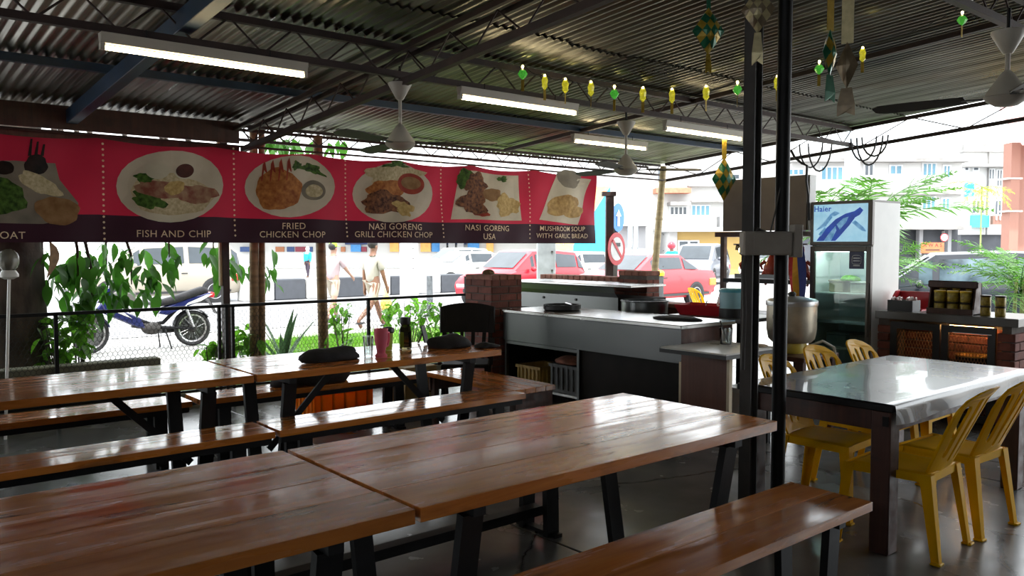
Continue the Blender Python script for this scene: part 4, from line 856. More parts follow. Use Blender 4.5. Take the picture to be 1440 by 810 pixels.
o = MB().box(-.03,-.015,-rw/2-.015,rw/2+.015,.225,.29).build('top_board', darkwood, rk, bevel=.02, seg=3)
for k in range(3):
    for q in range(2): jar((CX+.14-.012, CY0+.54+(k-1)*.108, CZ+.0105+q*.098), .046, .096, 'snack jar in the %s row of the rack, %s' % (('lower', 'upper')[q], ('beside the stacked jars', 'between two others', 'towards the sachet box')[k]), 'jars in the rack', jar_y if q else None)
    jar((CX+.20, CY0+.54+(k-1)*.11, CZ+.207), .03, .045, 'yellow lidded jar peeking over the rack top, %s' % ('beside the stacked jars', 'between two others', 'towards the sachet box')[k], 'jars on the rack top', jar_y)
for nm, y_ in (('beside the rack', CY0+.27), ('by the open end of the counter', CY0+.155)):
    for q in range(2): jar((CX+.12, y_, CZ+.001+q*.089), .04, .088, '%s jar of the pair stacked %s' % (('bottom', 'top')[q], nm), 'stacked jars')
# ================================================================ THINGS ON AND UNDER THE FAR TABLE
TZ = .762
def tp(px, py, z=TZ): p = at_z(px, py, z); return (p.x, p.y, z)
lump('black_bag', (tp(473,508)[0], 5.12, TZ), (.20,.11,.07), black_cl, 'slumped black cloth bag at the near edge of the mug table', 'bag', 21, .35)
p = tp(536, 502); t = thing('pink_mug', 'tall pink plastic mug with handle on the far table', 'mug', p, R(200))
pink = see_through(pm('pink_plastic', (.80,.20,.28), .35, 0, .06, 5), .35)
MB().lathe([(0,0),(.042,0),(.044,.012),(.03,.03),(.034,.06),(.046,.12),(.05,.2),(.046,.2),(.04,.12),(.028,.06),(0,.04)], 24).build('cup', pink, t, smooth=True)
MB().tube([(-.046,0,.17),(-.085,0,.165),(-.09,0,.12),(-.075,0,.075),(-.036,0,.065)], .009, 8).build('handle', pink, t, smooth=True)
p = tp(518, 501); tumbler(p, .038, .145, 'fluted clear drinking glass beside the pink mug', glass_c, flutes=10)
p = tp(546, 492); t = thing('lime_cup', 'lime green cup with dark lid behind the pink mug', 'cup', p)
MB().lathe([(0,0),(.03,0),(.038,.13),(.034,.13),(.028,.006),(0,.006)], 18).build('cup_wall', pm('lime_plastic', (.5,.62,.05), .3, trans=.3), t, smooth=True); MB().lathe([(.042,.13),(.05,.14),(.045,.165),(.02,.175),(0,.176)], 16).build('lid', black_pl, t, smooth=True)
p = tp(570, 490); t = thing('glass_bottle', 'square shouldered glass sauce bottle with black cap', 'bottle', p)
MB().lathe([(0,0),(.046,0),(.05,.01),(.05,.13),(.036,.17),(.036,.185),(.033,.185),(.033,.17),(.046,.13),(.046,.012),(0,.01)], 8).build('glass_wall', glass_g, t); MB().lathe([(0,.012),(.044,.012),(.044,.12),(.03,.165),(0,.165)], 8).build('contents', pm('brown_sauce', (.16,.10,.04), .4, 0, .4, 14), t); MB().lathe([(.036,.185),(.038,.19),(.038,.24),(0,.242)], 12).build('cap', black_pl, t, smooth=True)
p = tp(600, 483); t = thing('mobile_phone', 'black mobile phone propped upright on the far table', 'phone', p, R(30))
mb = MB(); mb.M = Matrix.Rotation(R(-14), 4, 'X'); mb.box(-.038,.038,-.005,.005,.006,.15); mb.build('case', black_pl, t, bevel=.006); MB().bar((0,.03,.1),(0,.075,.0),.03,.004).build('kickstand', black_pl, t); mb = MB(); mb.M = Matrix.Rotation(R(-14), 4, 'X'); mb.box(-.033,.033,.0052,.006,.014,.142); mb.build('screen', pm('dark_screen', (.01,.01,.012), .1), t)
lump('sun_hat', (tp(630,488)[0], 5.2, TZ), (.17,.13,.085), black_cl, 'black cap lying at the end of the far table', 'cap', 33, .2)
lump('black_pouch', (tp(664,488)[0]+.08, 5.0, TZ), (.10,.07,.03), black_cl, 'flat black pouch beside the black cap', 'pouch', 34, .2)
p = tp(655, 484); tag(MB().tube([(0,0,0),(.002,0,.09)], .004, 6).build('white_straw', white_p), 'short white straw standing beside the black cap', 'straw'); bpy.data.objects['white_straw'].location = (tp(655,486)[0], 5.35, TZ)
lump('shoulder_bag', (2.95, 6.0, .456), (.30,.13,.13), black_cl, 'black shoulder bag lying on the bench near the fence', 'bag', 41, .3)
orange = see_through(pm('orange_plastic', (.95,.32,.01), .35, 0, .12, 6), .45)
crate((3.42, 6.5, 0), .55, .36, .32, orange, 'bright orange ribbed crate on the floor behind the bench', R(0), 5)
t = thing('carton', 'old yellowish cardboard carton beside the end of the bench', 'carton', (4.12, 6.32, 0)); card = pm('cardboard', (.28,.2,.08), .8, 0, .15, 5)
MB().box(-.17,.17,-.14,.14,0,.46).build('box_body', card, t, bevel=.004); MB().box(-.17,.17,-.02,.02,.459,.463).build('tape', pm('tape', (.3,.22,.1), .3), t); wtext('mis', .13, flat_black, t, (.03,-.1415,.26), 0)
# dark wooden armchair
cp = at_d(655, 345, 7.75); t = thing('wooden_chair', 'black wooden chair with broad curved back at the table end', 'chair', (cp.x, cp.y, 0), R(140))
MB().box(-.22,.22,-.2,.22,.42,.455).build('seat', flat_black, t, bevel=.01)
for sx in (-1,1):
    MB().bar((sx*.2,.19,0),(sx*.2,.19,.43),.04,.04).build('leg', flat_black, t); MB().bar((sx*.2,-.19,0),(sx*.23,-.27,.93),.04,.04).build('back_leg', flat_black, t)
    MB().bar((sx*.24,-.22,.64),(sx*.25,.15,.62),.05,.03).build('armrest', flat_black, t); MB().bar((sx*.24,.13,.44),(sx*.25,.13,.62),.03,.03).build('arm_post', flat_black, t)
mb = MB(); n = 12; vs = []; fs = []
for j, z_ in enumerate((.70, .80, .92, .95)):
    for i in range(n+1): u = i/n*2-1; vs.append((u*.27, -.235-.06*(1-u*u)-(z_-.7)*.14, z_+(.035*(1-u*u) if j > 1 else 0)))
for j in range(3):
    for i in range(n): a = j*(n+1)+i; fs.append((a, a+1, a+n+2, a+n+1))
mb.add(vs, fs); o = mb.build('top_rail', flat_black, t, fix=False); o.modifiers.new('thickness', 'SOLIDIFY').thickness = .03
for k in range(4): u = -.15+k*.1; MB().bar((u,-.21,.45),(u*1.1,-.28,.72),.035,.015).build('back_slat', flat_black, t)
# ================================================================ FESTIVE WOVEN ORNAMENTS
kg = pm('green_ribbon', (.01,.13,.06), .3, .2, .2, 20); ky = pm('gold_ribbon', (.42,.28,.03), .3, .3, .2, 20); kb = pm('bronze_ribbon', (.20,.15,.09), .35, .3, .25, 20); kl = pm('pale_gold_ribbon', (.45,.38,.2), .35, .3, .2, 20)
def ketupat(px, py, d, wpx, hpx, ca, cb, top_py, label, rz=None, tail=None, ribbon=None, rpx=None, n=4):
    c = at_d(px, py, d); k = d/FPX; w = wpx*k/2; h = hpx*k/2
    t = thing('woven_ornament', label, 'ornament', c, YAW+R(rz or 0), 'woven ornaments')
    ga, gb = MB(), MB()
    for side in (-1, 1):
        def P(a, b):      # a,b in 0..1 along the two diagonals of the weave
            x = (a-b)*w; z = (1-a-b)*h; bulge = .42*w*(math.sin(math.pi*a)*math.sin(math.pi*b))**.6
            return (x, side*(-bulge-.002), z)
        for i in range(n):
            for j in range(n):
                m_ = ga if (i+j) % 2 else gb; l = .0035*(1 if (i+j) % 2 else -.2)
                q = [P(i/n,j/n), P((i+1)/n,j/n), P((i+1)/n,(j+1)/n), P(i/n,(j+1)/n)]; q = [(a, b-side*l, c_) for a, b, c_ in q]
                mid = tuple(sum(v[r] for v in q)/4 for r in range(3)); mid = (mid[0], mid[1]-side*.003, mid[2])
                m_.add(q+[mid], [(0,1,4),(1,2,4),(2,3,4),(3,0,4)])
    ga.build('weave', ca, t, fix=False); gb.build('weave', cb, t, fix=False)
    rw = (rpx or 6)*k/2; z1 = (py-top_py)*k
    mb = MB(); mb.box(-rw, rw, -.001, .001, h*.92, z1); mb.build('hanging_ribbon', ribbon or ca, t)
    if tail:
        L_ = tail*k
        mb = MB(); tw = rw*1.5; mb.add([(-tw*.6,-.001,-h*.95),(tw*.6,-.001,-h*.95),(tw,-.006,-h-L_*.6),(tw,-.003,-h-L_),(0,-.003,-h-L_*.86),(-tw,-.003,-h-L_),(-tw,-.006,-h-L_*.6)], [(0,1,2,6),(6,2,3,4,5)]); o = mb.build('tail_ribbon', cb, t, fix=False); o.modifiers.new('thickness', 'SOLIDIFY').thickness = .0015
    return t
ketupat(996, 44, 3.42, 46, 66, kg, ky, -60, 'green and gold woven diamond ornament hanging near the black post', 8, 26)
ketupat(1066, 14, 3.62, 46, 66, kb, kl, -60, 'dull bronze woven ornament half hidden by the channel post', -20, 44, rpx=10)
ketupat(1167, 74, 4.08, 30, 66, ky, kg, -60, 'slim gold ornament with dark green tail and yellow ribbon', 30, 36, ky, 14, 3)
ketupat(1191, 92, 4.02, 30, 66, kb, kb, -60, 'slim brown ornament with a long tan ribbon', -30, 38, kl, 16, 3)
ketupat(1018, 252, 8.45, 36, 62, kg, ky, 190, 'gold green woven ornament on a long ribbon below a tube lamp', 12, 0, ky, 7)
lg = pm('lit_green_plastic', (.08,.42,.05), .25, 0, .5, 30, trans=.3, emk=.12); ly = pm('lit_yellow_plastic', (.45,.42,.03), .25, 0, .5, 30, trans=.3, emk=.15); tiny = pm('tiny_lamp', (1,.85,.3), .4, emk=5)
strn = []
for i, (px, py, g) in enumerate(((735,104,1),(766,117,0),(795,122,0),(831,126,0),(864,132,1),(904,134,0),(945,136,0),(993,132,0),(1037,126,1),(1093,118,0),(1152,97,1),(1213,78,0),(1353,28,1))):
    d = at_y(px, py, 4.93).xy.length if px <= 950 else None
    if d is None: dd = 7.6+(px-945)/(1353-945)*(5.05-7.6)
    else: v = at_y(px, py, 4.93); dd = v.x*math.cos(R(50))+v.y*math.sin(R(50))
    c = at_d(px, py, dd); strn.append(c); k = dd/FPX
    t = thing('string_light', '%s lantern, %s on the light string from its end above the tube lamp' % ('green round' if g else 'yellow slim', 'first second third fourth fifth sixth seventh eighth ninth tenth eleventh twelfth last'.split()[i]), 'string light', c, YAW+R(i*33), 'ornament string lights')
    if g: MB().lathe([(0,7*k),(4*k,5*k),(7*k,0),(4*k,-5*k),(0,-8*k)], 6).build('lantern', lg, t)
    else: MB().lathe([(0,10*k),(3*k,9*k),(5*k,4*k),(4*k,-2*k),(4.5*k,-5*k),(0,-10*k)], 6).build('lantern', ly, t)
    MB().ell((0,0,10*k), (1.8*k,1.8*k,2.6*k), 8, 6).build('lamp', tiny, t); MB().box(-2.2*k,2.2*k,-.001,.001,-24*k,-8*k).build('tail', ky, t)
w = MB()
pts = []
for i in range(len(strn)-1):
    a, b = strn[i]+Vector((0,0,.08)), strn[i+1]+Vector((0,0,.08))
    for k in range(6): q = a.lerp(b, k/6); q.z -= .04*math.sin(math.pi*k/6); pts.append(q)
pts.append(strn[-1]+Vector((0,0,.08)))
tag(w.tube(pts, .0025, 4).build('light_string_wire', steelblack), 'thin sagging wire of the ornament light string', 'wire')
# cable loops at the gable corner
t = thing('cable_coil', 'coil of black cable hung at the gable corner of the roof', 'cable', at_x(1190, 185, 9.7))
for k, (dy, r) in enumerate(((.45,.22),(.32,.26),(-.25,.2),(-.33,.24),(-.40,.17))): MB().tube([(-.03-k*.012, dy+.16*math.cos(a*math.pi/10), -.1+r*1.4*-math.sin(a*math.pi/10)) for a in range(11)], .011, 6).build('loop', black_pl, t, smooth=True)
tag(MB().tube([at_x(a, b, 7.4) for a, b in ((1112,211),(1118,222),(1128,230),(1135,233),(1134,255),(1137,275),(1137,310))], .012, 6).build('stall_cable', black_pl, smooth=True), 'black cable running down beside the stall signboard', 'cable')
# ================================================================ FENCE
FYp = 7.96; fx0, fx1 = -.8, at_y(655, 420, FYp).x; ftop = at_y(300, 431, FYp).z
t = thing('wire_fence', 'low black steel fence with hexagonal chicken wire along the wall', 'fence', (0, FYp, 0))
MB().bar((fx0,0,ftop),(fx1,0,ftop),.03,.03).build('top_rail', steelblack, t); MB().bar((fx0,0,.16),(fx1,0,.16),.02,.02).build('bottom_rail', steelblack, t)
for px in (-30, 78, 308, 318, 327, 518, 655): X_ = at_y(px, 440, FYp).x; MB().box(X_-.015, X_+.015, -.015, .015, 0, ftop+(.0 if px != 655 else .22)).build('post', steelblack, t)
hx = MB(); cw_, chh = .042, .036; nx = int((fx1-fx0)/cw_); nzz = int((ftop-.17)/chh); r = .002
def seg(a, b):
    a = Vector(a); b = Vector(b); d = (b-a).normalized(); s_ = Vector((-d.z, 0, d.x))*r
    hx.v += [a+s_, a-s_*.5+Vector((0,r,0)), a-s_*.5-Vector((0,r,0)), b+s_, b-s_*.5+Vector((0,r,0)), b-s_*.5-Vector((0,r,0))]; n = len(hx.v)-6; hx.f += [[n,n+1,n+4,n+3],[n+1,n+2,n+5,n+4],[n+2,n,n+3,n+5]]
for j in range(nzz):
    z0 = .17+j*chh
    for i in range(nx):
        x0_ = fx0+(i+(.5 if j % 2 else 0))*cw_
        seg((x0_,0,z0), (x0_,0,z0+chh*.45)); seg((x0_,0,z0+chh*.45), (x0_+cw_/2,0,z0+chh)); seg((x0_,0,z0+chh*.45), (x0_-cw_/2,0,z0+chh))
o = hx.build('wire_mesh', pm('fence_wire', (.05,.05,.05), .5, .5), t, fix=False); o['kind'] = 'stuff'
# garden lamp on a white pole
gl = at_y(13, 400, 7.6); t = thing('garden_lamp', 'translucent globe lamp with white collar on a thin white pole', 'lamp', (gl.x, 7.6, .08))
MB().tube([(-.06,0,-.08),(0,0,1.2)], .012, 8).build('pole', white_p, t); MB().lathe([(.03,1.2),(.07,1.22),(.07,1.24),(.05,1.27),(.03,1.28)], 16).build('collar', white_p, t, smooth=True); MB().ell((0,0,1.35), (.078,.078,.095), 14, 10).build('globe', pm('smoky_globe', (.2,.19,.16), .25, trans=.3), t, smooth=True)
# ================================================================ MOTORCYCLE
mf = at_z(128, 497, -.06); mr_ = at_z(271, 486, -.06); hd_ = Vector((mf.x-mr_.x, mf.y-mr_.y)); wb = hd_.length
def motorcycle(loc, rz, wb, label, paint):
    t = thing('motorcycle', label, 'motorcycle', loc, rz)      # local +x forward, rear wheel at origin
    rub = black_pl; chrome = aluminium; R0 = .285
    for nm, x, st in (('rear_wheel', 0, 0), ('front_wheel', wb, R(16))):
        M = Matrix.Translation((x, 0, R0)) @ Matrix.Rotation(st, 4, 'Z')
        mb = MB(); mb.M = M; mb.lathe([(R0-.062,-.022),(R0-.03,-.032),(R0,-.014),(R0,.014),(R0-.03,.032),(R0-.062,.022),(R0-.062,-.022)], 32, axis='y'); wl_ = mb.build(nm, rub, t, smooth=True)
        mb = MB(); mb.M = M; mb.lathe([(R0-.085,-.012),(R0-.058,-.02),(R0-.058,.02),(R0-.085,.012),(R0-.085,-.012)], 32, axis='y'); mb.build('rim', chrome, wl_, smooth=True)
        mb = MB(); mb.M = M
        for k in range(20): a = k*math.pi/10; b = a+(.35 if k % 2 else -.35); mb.tube([(.03*math.cos(b),(.02 if k % 2 else -.02),.03*math.sin(b)),((R0-.08)*math.cos(a),0,(R0-.08)*math.sin(a))], .003, 4)
        mb.build('spokes', chrome, wl_)
        mb = MB(); mb.M = M; mb.lathe([(0,-.05),(.045,-.05),(.07,-.03),(.07,.03),(.045,.05),(0,.05)], 16, axis='y'); mb.build('hub', greysteel, wl_, smooth=True)
        mb = MB(); mb.M = M
        a0, a1 = (R(10), R(150)) if x == 0 else (R(30), R(165)); rr = R0+.035; vs = []; fs = []; q = 12
        for i in range(q+1):
            a = a0+(a1-a0)*i/q
            for y_, dr_ in ((-.05,-.025),(0,0),(.05,-.025)): vs.append(((rr+dr_)*math.cos(a), y_, (rr+dr_)*math.sin(a)))
        for i in range(q):
            for k in (0,1): a = i*3+k; fs.append((a,a+1,a+4,a+3))
        mb.add(vs, fs); mb.build('mudguard', rub if x == 0 else paint, t, fix=False)
    for s_ in (-1,1):
        MB().tube([(wb,s_*.075,R0),(wb-.16,s_*.075,.78)], .02, 8).build('fork', greysteel, t, smooth=True); MB().tube([(0,s_*.09,R0),(.5,s_*.08,.33)], .018, 8).build('swingarm', steelblack, t); MB().tube([(.02,s_*.11,R0+.03),(.14,s_*.11,.66)], .022, 8).build('shock', chrome, t)
    MB().tube([(wb-.16,0,.80),(wb-.30,0,.62),(.62,0,.38),(.45,0,.40),(.2,0,.64),(-.1,0,.72)], .03, 8).build('frame', steelblack, t, smooth=True)
    MB().ell((.62,0,.32),(.16,.12,.1),14,8).build('engine', greysteel, t, smooth=True); MB().lathe([(.055,0),(.06,.18),(.05,.2)],10,(0,0,0)).build('cylinder_block', greysteel, t); t_ = [c for c in kids(t) if c.name.startswith('cylinder_block')][0]; t_.location = (.72,0,.36); t_.rotation_euler = (0,R(75),0)
    # leg shield and nose
    for s_ in (-1,1):
        MB().prism([(wb-.2,.84),(wb-.12,.74),(wb-.2,.58),(.86,.36),(.76,.34),(.82,.5),(wb-.34,.66),(wb-.36,.80)], s_*.10, s_*.16, 'xz').build('leg_shield', paint, t, bevel=.015)
        MB().prism([(-.28,.86),(-.22,.78),(.0,.68),(.42,.52),(.55,.55),(.5,.62),(.1,.76)], s_*.07, s_*.12, 'xz').build('side_panel', paint, t, bevel=.012)
        MB().prism([(-.3,.83),(-.1,.72),(.14,.66),(.1,.70),(-.2,.82)], s_*.121, s_*.124, 'xz').build('white_stripe', white_p, t)
        MB().prism([(wb-.22,.76),(wb-.3,.62),(.95,.5),(wb-.36,.66)], s_*.161, s_*.164, 'xz').build('white_stripe', white_p, t)
    MB().prism([(wb-.14,.76),(wb-.05,.66),(wb-.2,.62),(wb-.28,.74)], -.12, .12, 'xz').build('nose_panel', paint, t, bevel=.02)
    MB().prism([(wb-.24,1.0),(wb-.10,.90),(wb-.14,.80),(wb-.32,.86)], -.11, .11, 'xz').build('headlight_cowl', paint, t, bevel=.03, seg=2); MB().ell((wb-.11,0,.87),(.04,.09,.06),12,8).build('headlight', whit, t, smooth=True)
    MB().tube([(wb-.38,.36,1.0),(wb-.30,.14,.99),(wb-.28,-.14,.99),(wb-.38,-.36,1.0)], .013, 8).build('handlebar', chrome, t)
    for s_ in (-1,1):
        MB().tube([(wb-.38,s_*.36,1.0),(wb-.34,s_*.24,.995)], .02, 8).build('grip', black_pl, t); MB().tube([(wb-.3,s_*.2,1.0),(wb-.28,s_*.3,1.17)], .006, 6).build('mirror_stem', black_pl, t); MB().ell((wb-.28,s_*.32,1.19),(.015,.06,.04),12,8).build('mirror', black_pl, t)
    bk = MB().box(wb-.62,wb-.36,-.13,.13,.74,.90).build('storage_box', pm('grey_basket', (.13,.12,.11), .6), t, bevel=.02); MB().tube([(wb-.5,0,.74),(wb-.56,0,.58)], .012, 6).build('box_bracket', steelblack, t)
    # seat
    mb = MB(); sec = [(.62,.70,.07),(.5,.73,.11),(.25,.79,.13),(.0,.87,.13),(-.16,.92,.11),(-.24,.90,.07)]; vs = []; fs = []
    for x, z_, w_2 in sec:
        for y_, dz_ in ((-w_2,-.07),(-w_2,-.01),(-w_2*.7,.025),(w_2*.7,.025),(w_2,-.01),(w_2,-.07)): vs.append((x,y_,z_+dz_))
    for i in range(len(sec)-1):
        for k in range(6): a = i*6+k; b = i*6+(k+1)%6; fs.append((a,b,b+6,a+6))
    fs += [tuple(range(6)), tuple(len(vs)-1-k for k in range(6))]; mb.add(vs, fs); o = mb.build('seat', black_cl, t); o.data.shade_smooth()
    MB().prism([(-.28,.86),(-.36,.84),(-.33,.76),(-.24,.78)], -.07, .07, 'xz').build('tail_light', red_pl, t, bevel=.01); MB().bar((-.26,0,.74),(-.38,0,.5),.14,.01).build('number_plate', black_pl, t)
    MB().tube([(.7,-.1,.26),(.4,-.14,.24),(.05,-.16,.27),(-.25,-.16,.36)], [.02,.025,.045,.045], 10).build('exhaust', greysteel, t, smooth=True); MB().box(.08,.5,-.1,-.085,.25,.32).build('chain_guard', steelblack, t)
    MB().tube([(.45,.1,.3),(.40,.24,0)], .012, 6).build('kickstand', steelblack, t); MB().tube([(.5,-.1,.26),(.46,-.14,0)], .012, 6).build('centre_stand', steelblack, t); MB().tube([(.55,-.28,.28),(.55,.28,.28)], .016, 6).build('footrest', black_pl, t)
    return t
bpaint = pm('blue_motor_paint', (.012,.016,.10), .25, 0, .1, 5, coat=.4)
moto = motorcycle((mr_.x, mr_.y, -.06), math.atan2(hd_.y, hd_.x), wb, 'blue underbone motorcycle with grey box parked behind the fence', bpaint)
# ================================================================ CARS
tyre = pm('tyre_rubber', (.015,.015,.016), .8); rimm = pm('alloy_rim', (.45,.45,.46), .3, .8); cglass = pm('car_glass', (.045,.055,.065), .1, 0, .25, 1.2, spec=.35); trimb = pm('car_trim', (.02,.02,.022), .5)
def car(loc, rz, label, paint, stn, W_, wx, wr=.31, tail=(.45,.02,.02), name='car', plate=True, glass=None):
    """stn: stations from rear to front (x, z bottom, z belt, z top, roof half width ratio)"""
    t = thing(name, label, 'car', loc, rz); hw = W_/2; mb = MB(); vs = []; fs = []
    def sec(s_):
        x, zb, zl, zt, rr = s_; return [(x,-hw*.9,zb),(x,-hw,zb+.16),(x,-hw,zl-.1),(x,-hw*.96,zl),(x,-hw*rr,zt-.03),(x,-hw*(rr-.12),zt),(x,hw*(rr-.12),zt),(x,hw*rr,zt-.03),(x,hw*.96,zl),(x,hw,zl-.1),(x,hw,zb+.16),(x,hw*.9,zb)]
    m = 12
    for s_ in stn: vs += sec(s_)
    for i in range(len(stn)-1):
        for k in range(m): a = i*m+k; b = i*m+(k+1)%m; fs.append((a,b,b+m,a+m))
    fs += [tuple(range(m)), tuple(len(vs)-1-k for k in range(m))]
    mb.add(vs, fs); o = mb.build('body', paint, t, smooth=False, bevel=.0); o.data.shade_smooth(); o.data.set_sharp_from_angle(angle=R(50))
    cab = [i for i in range(len(stn)) if stn[i][3]-stn[i][2] > .2]; f0, f1 = cab[0], cab[-1]
    def lerp(a, b, k): return tuple(a[r]+(b[r]-a[r])*k for r in range(3))
    for side in (3, 8):
        oth = 4 if side == 3 else 7; sgn = -1 if side == 3 else 1
        for i in range(f0-1, f1+1):
            A, B_ = sec(stn[i]), sec(stn[i+1]); q = [lerp(A[side],A[oth],.1), lerp(B_[side],B_[oth],.1), lerp(B_[side],B_[oth],.9), lerp(A[side],A[oth],.9)]
            c = tuple(sum(v[r] for v in q)/4 for r in range(3)); q = [lerp(c, v, .89) for v in q]; q = [(v[0], v[1]+sgn*.012, v[2]+.004) for v in q]
            if max(v[2] for v in q)-min(v[2] for v in q) > .12: MB().add(q, [(0,1,2,3)]).build('side_window', glass or cglass, t)
    for a, b, nm in ((f1, f1+1, 'windscreen'), (f0, f0-1, 'rear_window')):
        A, B_ = sec(stn[a]), sec(stn[b]); q = [lerp(A[5],B_[5],.1), lerp(A[6],B_[6],.1), lerp(A[6],B_[6],.93), lerp(A[5],B_[5],.93)]; q = [(v[0]+(.012 if a == f1 else -.012), v[1]*.97, v[2]+.012) for v in q]; MB().add(q, [(0,1,2,3)]).build(nm, glass or cglass, t)
    xr, xf = stn[0][0], stn[-1][0]; zl = stn[0][2]; zlf = stn[-1][2]
    for s_ in (-1,1):
        for x in wx:
            wmb = MB(); yo = s_*(hw+.012); yi = s_*(hw-.2); prof = [(wr*.62,yo*1),(wr*.66,yo),(wr*.95,yo),(wr,yo-s_*.03),(wr,yi),(wr*.6,yi)]
            wmb.lathe(prof, 24, (x,0,wr), 'y'); w_ = wmb.build('wheel', tyre, t, smooth=True)
            r_ = MB().lathe([(0,yo-s_*.012),(wr*.16,yo-s_*.006),(wr*.16,yo-s_*.03),(wr*.64,yo-s_*.035)], 20, (x,0,wr), 'y')
            for k in range(6): a = k*math.pi/3; r_.bar((x+.03*math.cos(a),yo-s_*.015,wr+.03*math.sin(a)),(x+wr*.62*math.cos(a),yo-s_*.012,wr+wr*.62*math.sin(a)),.035,.02,up=(0,1,0))
            r_.lathe([(wr*.6,yo-s_*.03),(wr*.6,yo+s_*.002),(wr*.66,yo+s_*.002),(wr*.66,yo-s_*.03)], 24, (x,0,wr), 'y'); r_.build('rim', rimm, w_)
            MB().lathe([(wr*.9,s_*(hw+.004)),(wr*1.16,s_*(hw+.006)),(wr*1.16,s_*(hw-.1)),(wr*.9,s_*(hw-.1))], 24, (x,0,wr), 'y').build('wheel_arch', trimb, t)
        MB().cbox((xr+.13, s_*hw*.88, zl-.2), (.3,.24,.2)).build('tail_lamp', pm('tail_lamp_red', tail, .3), t, bevel=.02); MB().cbox((xf-.07, s_*hw*.72, zlf-.08), (.16,.34,.13)).build('headlamp', whit, t, bevel=.03)
        MB().ell((stn[f1][0]+.22, s_*(hw+.09), stn[f1][2]+.06), (.06,.09,.065), 10, 8).build('wing_mirror', paint, t, smooth=True)
        for x in (stn[f0][0]*.55+stn[f1][0]*.45+.35, ): MB().cbox((x, s_*(hw+.008), stn[f0][2]-.16), (.16,.02,.025)).build('door_handle', trimb, t)
        MB().box(xr*.86, xf*.86, s_*hw-.01, s_*hw+.008, .30, .36).build('side_moulding', trimb, t)
    MB().cbox((xr-.02,0,.42),(.12,W_*.92,.2)).build('rear_bumper', paint, t, bevel=.04); MB().cbox((xf+.01,0,.40),(.12,W_*.9,.22)).build('front_bumper', paint, t, bevel=.04); MB().cbox((xf+.075,0,.42),(.01,W_*.5,.1)).build('grille', trimb, t)
    MB().cbox((xr-.085,0,.55),(.01,.42,.11)).build('number_plate', black_pl, t)
    return t
HATCH = [(-1.75,.32,.82,.90,.86),(-1.66,.26,.92,1.2,.84),(-1.45,.24,.93,1.42,.80),(-.5,.24,.93,1.49,.80),(.3,.24,.92,1.46,.80),(1.02,.24,.92,.97,.86),(1.6,.26,.78,.84,.84),(1.78,.34,.62,.66,.78)]
SEDAN = [(-2.12,.36,.82,.88,.86),(-2.0,.26,.92,.97,.88),(-1.4,.24,.95,.99,.90),(-.75,.24,.93,1.37,.78),(.35,.24,.92,1.38,.78),(1.1,.24,.90,.95,.88),(1.95,.26,.78,.83,.85),(2.12,.34,.62,.66,.78)]
MPV = [(-2.1,.34,.9,1.0,.88),(-2.04,.26,1.0,1.45,.84),(-1.85,.24,1.02,1.62,.82),(-.6,.24,1.02,1.68,.82),(.55,.24,1.0,1.62,.82),(1.4,.24,.97,1.02,.88),(2.0,.26,.8,.86,.84),(2.16,.36,.62,.66,.78)]
SUV = [(-2.15,.42,1.0,1.06,.88),(-2.1,.32,1.06,1.4,.84),(-1.85,.3,1.08,1.6,.82),(-.5,.3,1.07,1.66,.82),(.5,.3,1.05,1.62,.82),(1.22,.3,1.02,1.07,.9),(2.05,.32,.93,.99,.88),(2.2,.42,.72,.76,.8)]
def paint(n, c, met=.0): return pm(n, c, .35, met, .04, 1, coat=.25)
redp = paint('red_car_paint', (.42,.008,.02)); redp2 = paint('crimson_car_paint', (.40,.02,.03)); whitep = paint('white_car_paint', (.5,.5,.48)); greyp = paint('grey_car_paint', (.14,.15,.18), .3); blackp = paint('navy_black_car_paint', (.015,.018,.028)); beigep = paint('cream_car_paint', (.32,.285,.23))
def place(px, d, z=RZ): p = at_d(px, 345, d); return (p.x, p.y, z)
p = at_z(312, 428, RZ); car((p.x-1.25, p.y+1.6, RZ), math.pi, 'cream white people carrier on the road behind the motorcycle', beigep, MPV, 1.7, (-1.35,1.35), .33)
car(place(735, 22.5), math.pi+R(6), 'bright red hatchback parked beyond the brick pillar', redp, HATCH, 1.6, (-1.15,1.2), .29)
car(place(903, 21.6), math.pi+R(2), 'faded red boxy sedan with amber tail lamp behind the parapet', redp2, SEDAN, 1.66, (-1.25,1.3), .3, tail=(.75,.2,.04))
car(place(655, 31), math.pi, 'older white sedan behind the white column', whitep, SEDAN, 1.66, (-1.25,1.3), .3)
car(place(640, 40), math.pi, 'white car farther back over the older white sedan', whitep, HATCH, 1.6, (-1.15,1.2), .29)
car(place(812, 30), math.pi+R(-8), 'white sedan behind the no entry sign post', whitep, SEDAN, 1.7, (-1.25,1.3), .3)
car(place(985, 34), math.pi+R(25), 'silver grey people carrier parked by the yellow building', greyp, MPV, 1.7, (-1.35,1.35), .33)
car(place(1085, 38), R(190), 'white car parked behind the roast chicken stall', whitep, HATCH, 1.6, (-1.15,1.2), .29)
XO = [(a, b*.95, c*.92, d_*.92, e_) for a, b, c, d_, e_ in SUV]
car((*place(1362, 13.0)[:2], -.06), R(116), 'dark blue black sport utility car close behind the brick counter', blackp, XO, 1.8, (-1.35,1.35), .36, glass=pm('sky_reflection_glass', (.03,.05,.065), .08, 0, .8, 2.2, col2=(.16,.23,.28)))  # pale sky reflections on this glass are mixed into its base colour
car(place(230, 38), math.pi, 'white van like car far beyond the cream people carrier', whitep, MPV, 1.7, (-1.35,1.35), .33)
